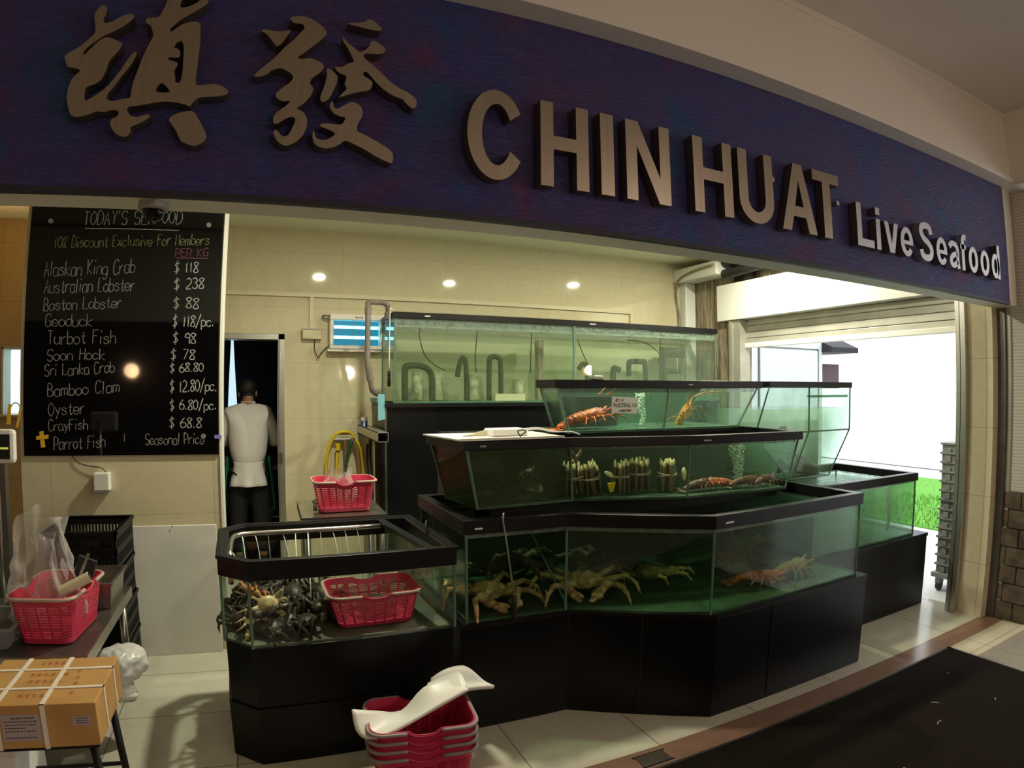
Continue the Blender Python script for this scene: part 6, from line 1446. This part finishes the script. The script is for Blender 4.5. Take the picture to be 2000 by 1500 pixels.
# ------------------------------------------------------------------ crates on a dolly outside
t = thing('crate_dolly', 'grey wheeled dolly under the crate stack outside the shutter', 'dolly', (4.85, 2.34, -0.02))
MB().box(4.62, 5.06, 2.11, 2.57, 0.085, 0.125).build('platform', 'crate_grey', t, bevel=0.008)
for x, y in ((4.66, 2.17), (5.0, 2.17), (4.66, 2.51), (5.0, 2.51)):
    c = MB().box(x - 0.03, x + 0.03, y - 0.02, y + 0.02, 0.04, 0.085).build('caster', 'steel_dark', t)
    MB().tube([(x, y - 0.014, 0.02), (x, y + 0.014, 0.02)], 0.038, 16).build('wheel', 'black_rubber', c)
NTH = ('bottom', '2nd', '3rd', '4th', '5th', '6th', '7th', '8th', '9th', '10th', '11th', '12th', '13th', 'topmost')
random.seed(12)
for k in range(14):
    z0 = 0.126 + k * 0.0722; o = random.uniform(-0.006, 0.006)
    t = thing('grey_crate', ('grey crate outside the shutter, ' + NTH[k] + (' in the dolly stack' if k in (0, 13) else ' from the bottom of the dolly stack')), 'crate', (4.84, 2.34, z0), 'grey crates stacked on the dolly')
    cb = MB().box(4.655 + o, 5.035 + o, 2.135, 2.545, z0, z0 + 0.058)
    cb.build('crate_body', 'crate_grey', t)
    r = MB().box(4.642 + o, 5.048 + o, 2.122, 2.558, z0 + 0.055, z0 + 0.0715)
    for q in range(4): r.box(4.640 + o, 4.655 + o, 2.15 + q * 0.105, 2.19 + q * 0.105, z0, z0 + 0.03 + 0.015 * ((k + q) % 2))
    for q in range(4): r.box(4.67 + o + q * 0.095, 4.70 + o + q * 0.095, 2.125, 2.135, z0, z0 + 0.03 + 0.015 * ((k + q) % 2))
    r.build('crate_flange', 'crate_grey', t, bevel=0.002)
    if k % 3 == 1: MB().box(4.74 + o, 4.86 + o, 2.124, 2.135, z0 + 0.02, z0 + 0.05).build('hand_grip', 'duct_black', t)

# ------------------------------------------------------------------ the cook in the doorway, seen from behind
def skinned(name, chain, m, parent=None, sub=2, origin=None):
    # chain: dict name -> (position, radius x, radius y), edges by name pairs; first entry is the root
    nodes, edges = chain
    idx = {k: i for i, k in enumerate(nodes)}
    off = ORG[parent.name] if parent else V((0, 0, 0))
    me = bpy.data.meshes.new(name)
    me.from_pydata([tuple(V(nodes[k][0]) - off) for k in nodes], [(idx[a], idx[b]) for a, b in edges], [])
    me.materials.append(MATS[m])
    o = bpy.data.objects.new(name, me); COL.objects.link(o)
    o.modifiers.new('skin', 'SKIN')
    sl = me.skin_vertices[0].data
    for k, i in idx.items(): sl[i].radius = (nodes[k][1], nodes[k][2])
    sl[0].use_root = True
    sb = o.modifiers.new('smoothing', 'SUBSURF'); sb.levels = sb.render_levels = sub
    dg = bpy.context.evaluated_depsgraph_get(); dg.update()
    m2 = bpy.data.meshes.new_from_object(o.evaluated_get(dg))
    m2.name = name
    bpy.data.objects.remove(o)
    if not m2.materials: m2.materials.append(MATS[m])
    o = bpy.data.objects.new(name, m2); COL.objects.link(o)
    for p in m2.polygons: p.use_smooth = True
    ORG[o.name] = off.copy()
    if parent: o.parent = parent
    return o
cx, cy = -0.150, 5.52
def q(x, y, z): return (cx + x, cy + y, z)
body = {
 'pelvis': (q(0, 0, 0.86), 0.085, 0.066), 'waist': (q(0.0, 0.01, 1.0), 0.095, 0.070), 'chest': (q(0.0, 0.035, 1.20), 0.155, 0.105), 'neckbase': (q(0.0, 0.06, 1.375), 0.085, 0.07), 'neck': (q(0.0, 0.085, 1.43), 0.052, 0.052),
 'skull': (q(-0.005, 0.11, 1.50), 0.068, 0.078), 'crown': (q(-0.008, 0.115, 1.56), 0.060, 0.070), 'face': (q(-0.012, 0.165, 1.49), 0.048, 0.05),
 'shR': (q(0.165, 0.05, 1.345), 0.058, 0.055), 'elR': (q(0.235, 0.10, 1.07), 0.042, 0.042), 'wrR': (q(0.17, 0.31, 1.02), 0.028, 0.026), 'haR': (q(0.13, 0.38, 1.015), 0.036, 0.020),
 'shL': (q(-0.165, 0.05, 1.345), 0.058, 0.055), 'elL': (q(-0.235, 0.10, 1.07), 0.042, 0.042), 'wrL': (q(-0.17, 0.31, 1.02), 0.028, 0.026), 'haL': (q(-0.13, 0.38, 1.015), 0.036, 0.020),
 'hipR': (q(0.085, 0, 0.82), 0.085, 0.085), 'knR': (q(0.10, 0.02, 0.45), 0.055, 0.058), 'anR': (q(0.105, -0.01, 0.09), 0.036, 0.04), 'toR': (q(0.115, 0.13, 0.035), 0.04, 0.028),
 'hipL': (q(-0.085, 0, 0.82), 0.085, 0.085), 'knL': (q(-0.10, 0.02, 0.45), 0.055, 0.058), 'anL': (q(-0.105, -0.01, 0.09), 0.036, 0.04), 'toL': (q(-0.115, 0.13, 0.035), 0.04, 0.028)}
ed = [('pelvis', 'waist'), ('waist', 'chest'), ('chest', 'neckbase'), ('neckbase', 'neck'), ('neck', 'skull'), ('skull', 'crown'), ('skull', 'face')]
for s in 'RL': ed += [('chest', 'sh' + s), ('sh' + s, 'el' + s), ('el' + s, 'wr' + s), ('wr' + s, 'ha' + s), ('pelvis', 'hip' + s), ('hip' + s, 'kn' + s), ('kn' + s, 'an' + s), ('an' + s, 'to' + s)]
for s, sg_ in (('R', 1), ('L', -1)):
    hx, hy, hz = body['ha' + s][0]
    for k in range(4):
        f0 = (hx + (k - 1.5) * 0.017, hy + 0.03, hz); n1, n2, n3 = 'f%s%da' % (s, k), 'f%s%db' % (s, k), 'f%s%dc' % (s, k)
        ln_ = (0.030, 0.036, 0.033, 0.026)[k]
        body[n1] = (f0, 0.009, 0.009); body[n2] = ((f0[0], f0[1] + ln_, f0[2] - 0.010), 0.0085, 0.0085); body[n3] = ((f0[0] - sg_ * 0.004, f0[1] + ln_ * 1.6, f0[2] - 0.034), 0.0075, 0.0075)
        ed += [('ha' + s, n1), (n1, n2), (n2, n3)]
    body['t%sa' % s] = ((hx - sg_ * 0.042, hy + 0.005, hz - 0.006), 0.011, 0.011); body['t%sb' % s] = ((hx - sg_ * 0.056, hy + 0.035, hz - 0.018), 0.009, 0.009)
    ed += [('ha' + s, 't%sa' % s), ('t%sa' % s, 't%sb' % s)]
man = skinned('person', (body, ed), 'skin')
tag(man, 'person in white jacket and green apron standing with his back turned in the doorway', 'person')
# ears, hair
for s in (-1, 1):
    MB().ell(q(-0.006 + s * 0.073, 0.118, 1.492), (0.010, 0.020, 0.032), 10, 8, Rz(s * 0.4)).build('ear', 'skin', man, smooth=True)
hm = MB().ell(q(-0.008, 0.105, 1.545), (0.077, 0.088, 0.075), 22, 16)
hm2 = MB()
keep = [i for i, v in enumerate(hm.v) if v[2] > 1.50 - 0.3 * max(0, (cy + 0.10 - v[1])) * 0 and not (v[1] > cy + 0.165 and v[2] < 1.56)]
ks = {i: k for k, i in enumerate(keep)}
hm2.add([hm.v[i] for i in keep], [tuple(ks[i] for i in f) for f in hm.f if all(i in ks for i in f)])
hm2.build('hair', 'hair', man, smooth=True, solid=0.010)
nk = MB().ell(q(-0.004, 0.078, 1.488), (0.056, 0.045, 0.030), 16, 8); nk.build('hair', 'hair', man, smooth=True)
# jacket
jk = {'waist': (q(0, 0.0, 0.825), 0.128, 0.102), 'belly': (q(0, 0.005, 1.02), 0.185, 0.135), 'chest': (q(0, 0.025, 1.20), 0.195, 0.135), 'yoke': (q(0, 0.045, 1.335), 0.135, 0.10), 'collar': (q(0, 0.072, 1.405), 0.066, 0.062)}
je = [('waist', 'belly'), ('belly', 'chest'), ('chest', 'yoke'), ('yoke', 'collar')]
for s, g in (('R', 1), ('L', -1)):
    jk['sh' + s] = (q(g * 0.160, 0.05, 1.325), 0.070, 0.066); jk['ua' + s] = (q(g * 0.205, 0.065, 1.20), 0.068, 0.066); jk['el' + s] = (q(g * 0.238, 0.10, 1.075), 0.062, 0.058); jk['cu' + s] = (q(g * 0.215, 0.19, 1.045), 0.052, 0.048)
    je += [('yoke', 'sh' + s), ('sh' + s, 'ua' + s), ('ua' + s, 'el' + s), ('el' + s, 'cu' + s)]
jo = skinned('chef_jacket', (jk, je), 'chef_white', man)
jo['label'] = 'white chef jacket'
def tail(u, v):
    a = PI * (1.12 + 0.76 * u); r = 0.120 + 0.045 * v
    w = 1 + 0.06 * math.sin(u * 16) * v
    return V(q(r * 1.05 * math.cos(a) * w, r * math.sin(a) * w - 0.01, 0.905 - 0.195 * v))
MB().grid(tail, 26, 8).build('jacket_tail', 'chef_white', man, smooth=True, solid=0.006)
def coll(u, v):
    a = 2 * PI * u
    return V(q(0.060 * math.cos(a), 0.076 + 0.058 * math.sin(a), 1.392 + 0.034 * v))
MB().grid(coll, 24, 3, True).build('collar', 'chef_white', man, smooth=True, solid=0.006)
tie = MB().tube([q(0.128 * math.cos(a * PI / 12), 0.0 + 0.108 * math.sin(a * PI / 12), 0.902) for a in range(25)], 0.009, 8)
tie.tube([q(-0.03, -0.10, 0.902), q(-0.05, -0.115, 0.87), q(-0.045, -0.12, 0.83)], 0.006, 6)
tie.build('apron_string', 'chef_white', man, smooth=True)
def apr(u, v):
    a = PI * (-0.16 + 1.32 * u); r = 0.135 + 0.035 * v
    return V(q(r * 1.45 * math.cos(a), 0.01 + r * 0.95 * math.sin(a), 0.95 - 0.46 * v))
MB().grid(apr, 30, 8).build('apron', 'apron_green', man, smooth=True, solid=0.006)
tz = {'pelvis': (q(0, 0, 0.87), 0.125, 0.105)}
te = []
for s, g in (('R', 1), ('L', -1)):
    tz['hip' + s] = (q(g * 0.085, 0, 0.78), 0.100, 0.102); tz['kn' + s] = (q(g * 0.10, 0.02, 0.45), 0.082, 0.084); tz['an' + s] = (q(g * 0.105, -0.005, 0.10), 0.068, 0.072)
    te += [('pelvis', 'hip' + s), ('hip' + s, 'kn' + s), ('kn' + s, 'an' + s)]
skinned('trousers', (tz, te), 'trousers_black', man)
for g in (-1, 1):
    MB().ell(q(g * 0.11, 0.06, 0.040), (0.052, 0.135, 0.042), 16, 10).box(cx + g * 0.11 - 0.045, cx + g * 0.11 + 0.045, cy - 0.06, cy + 0.17, 0.0, 0.02).build('shoe', 'shoe_black', man, smooth=True)
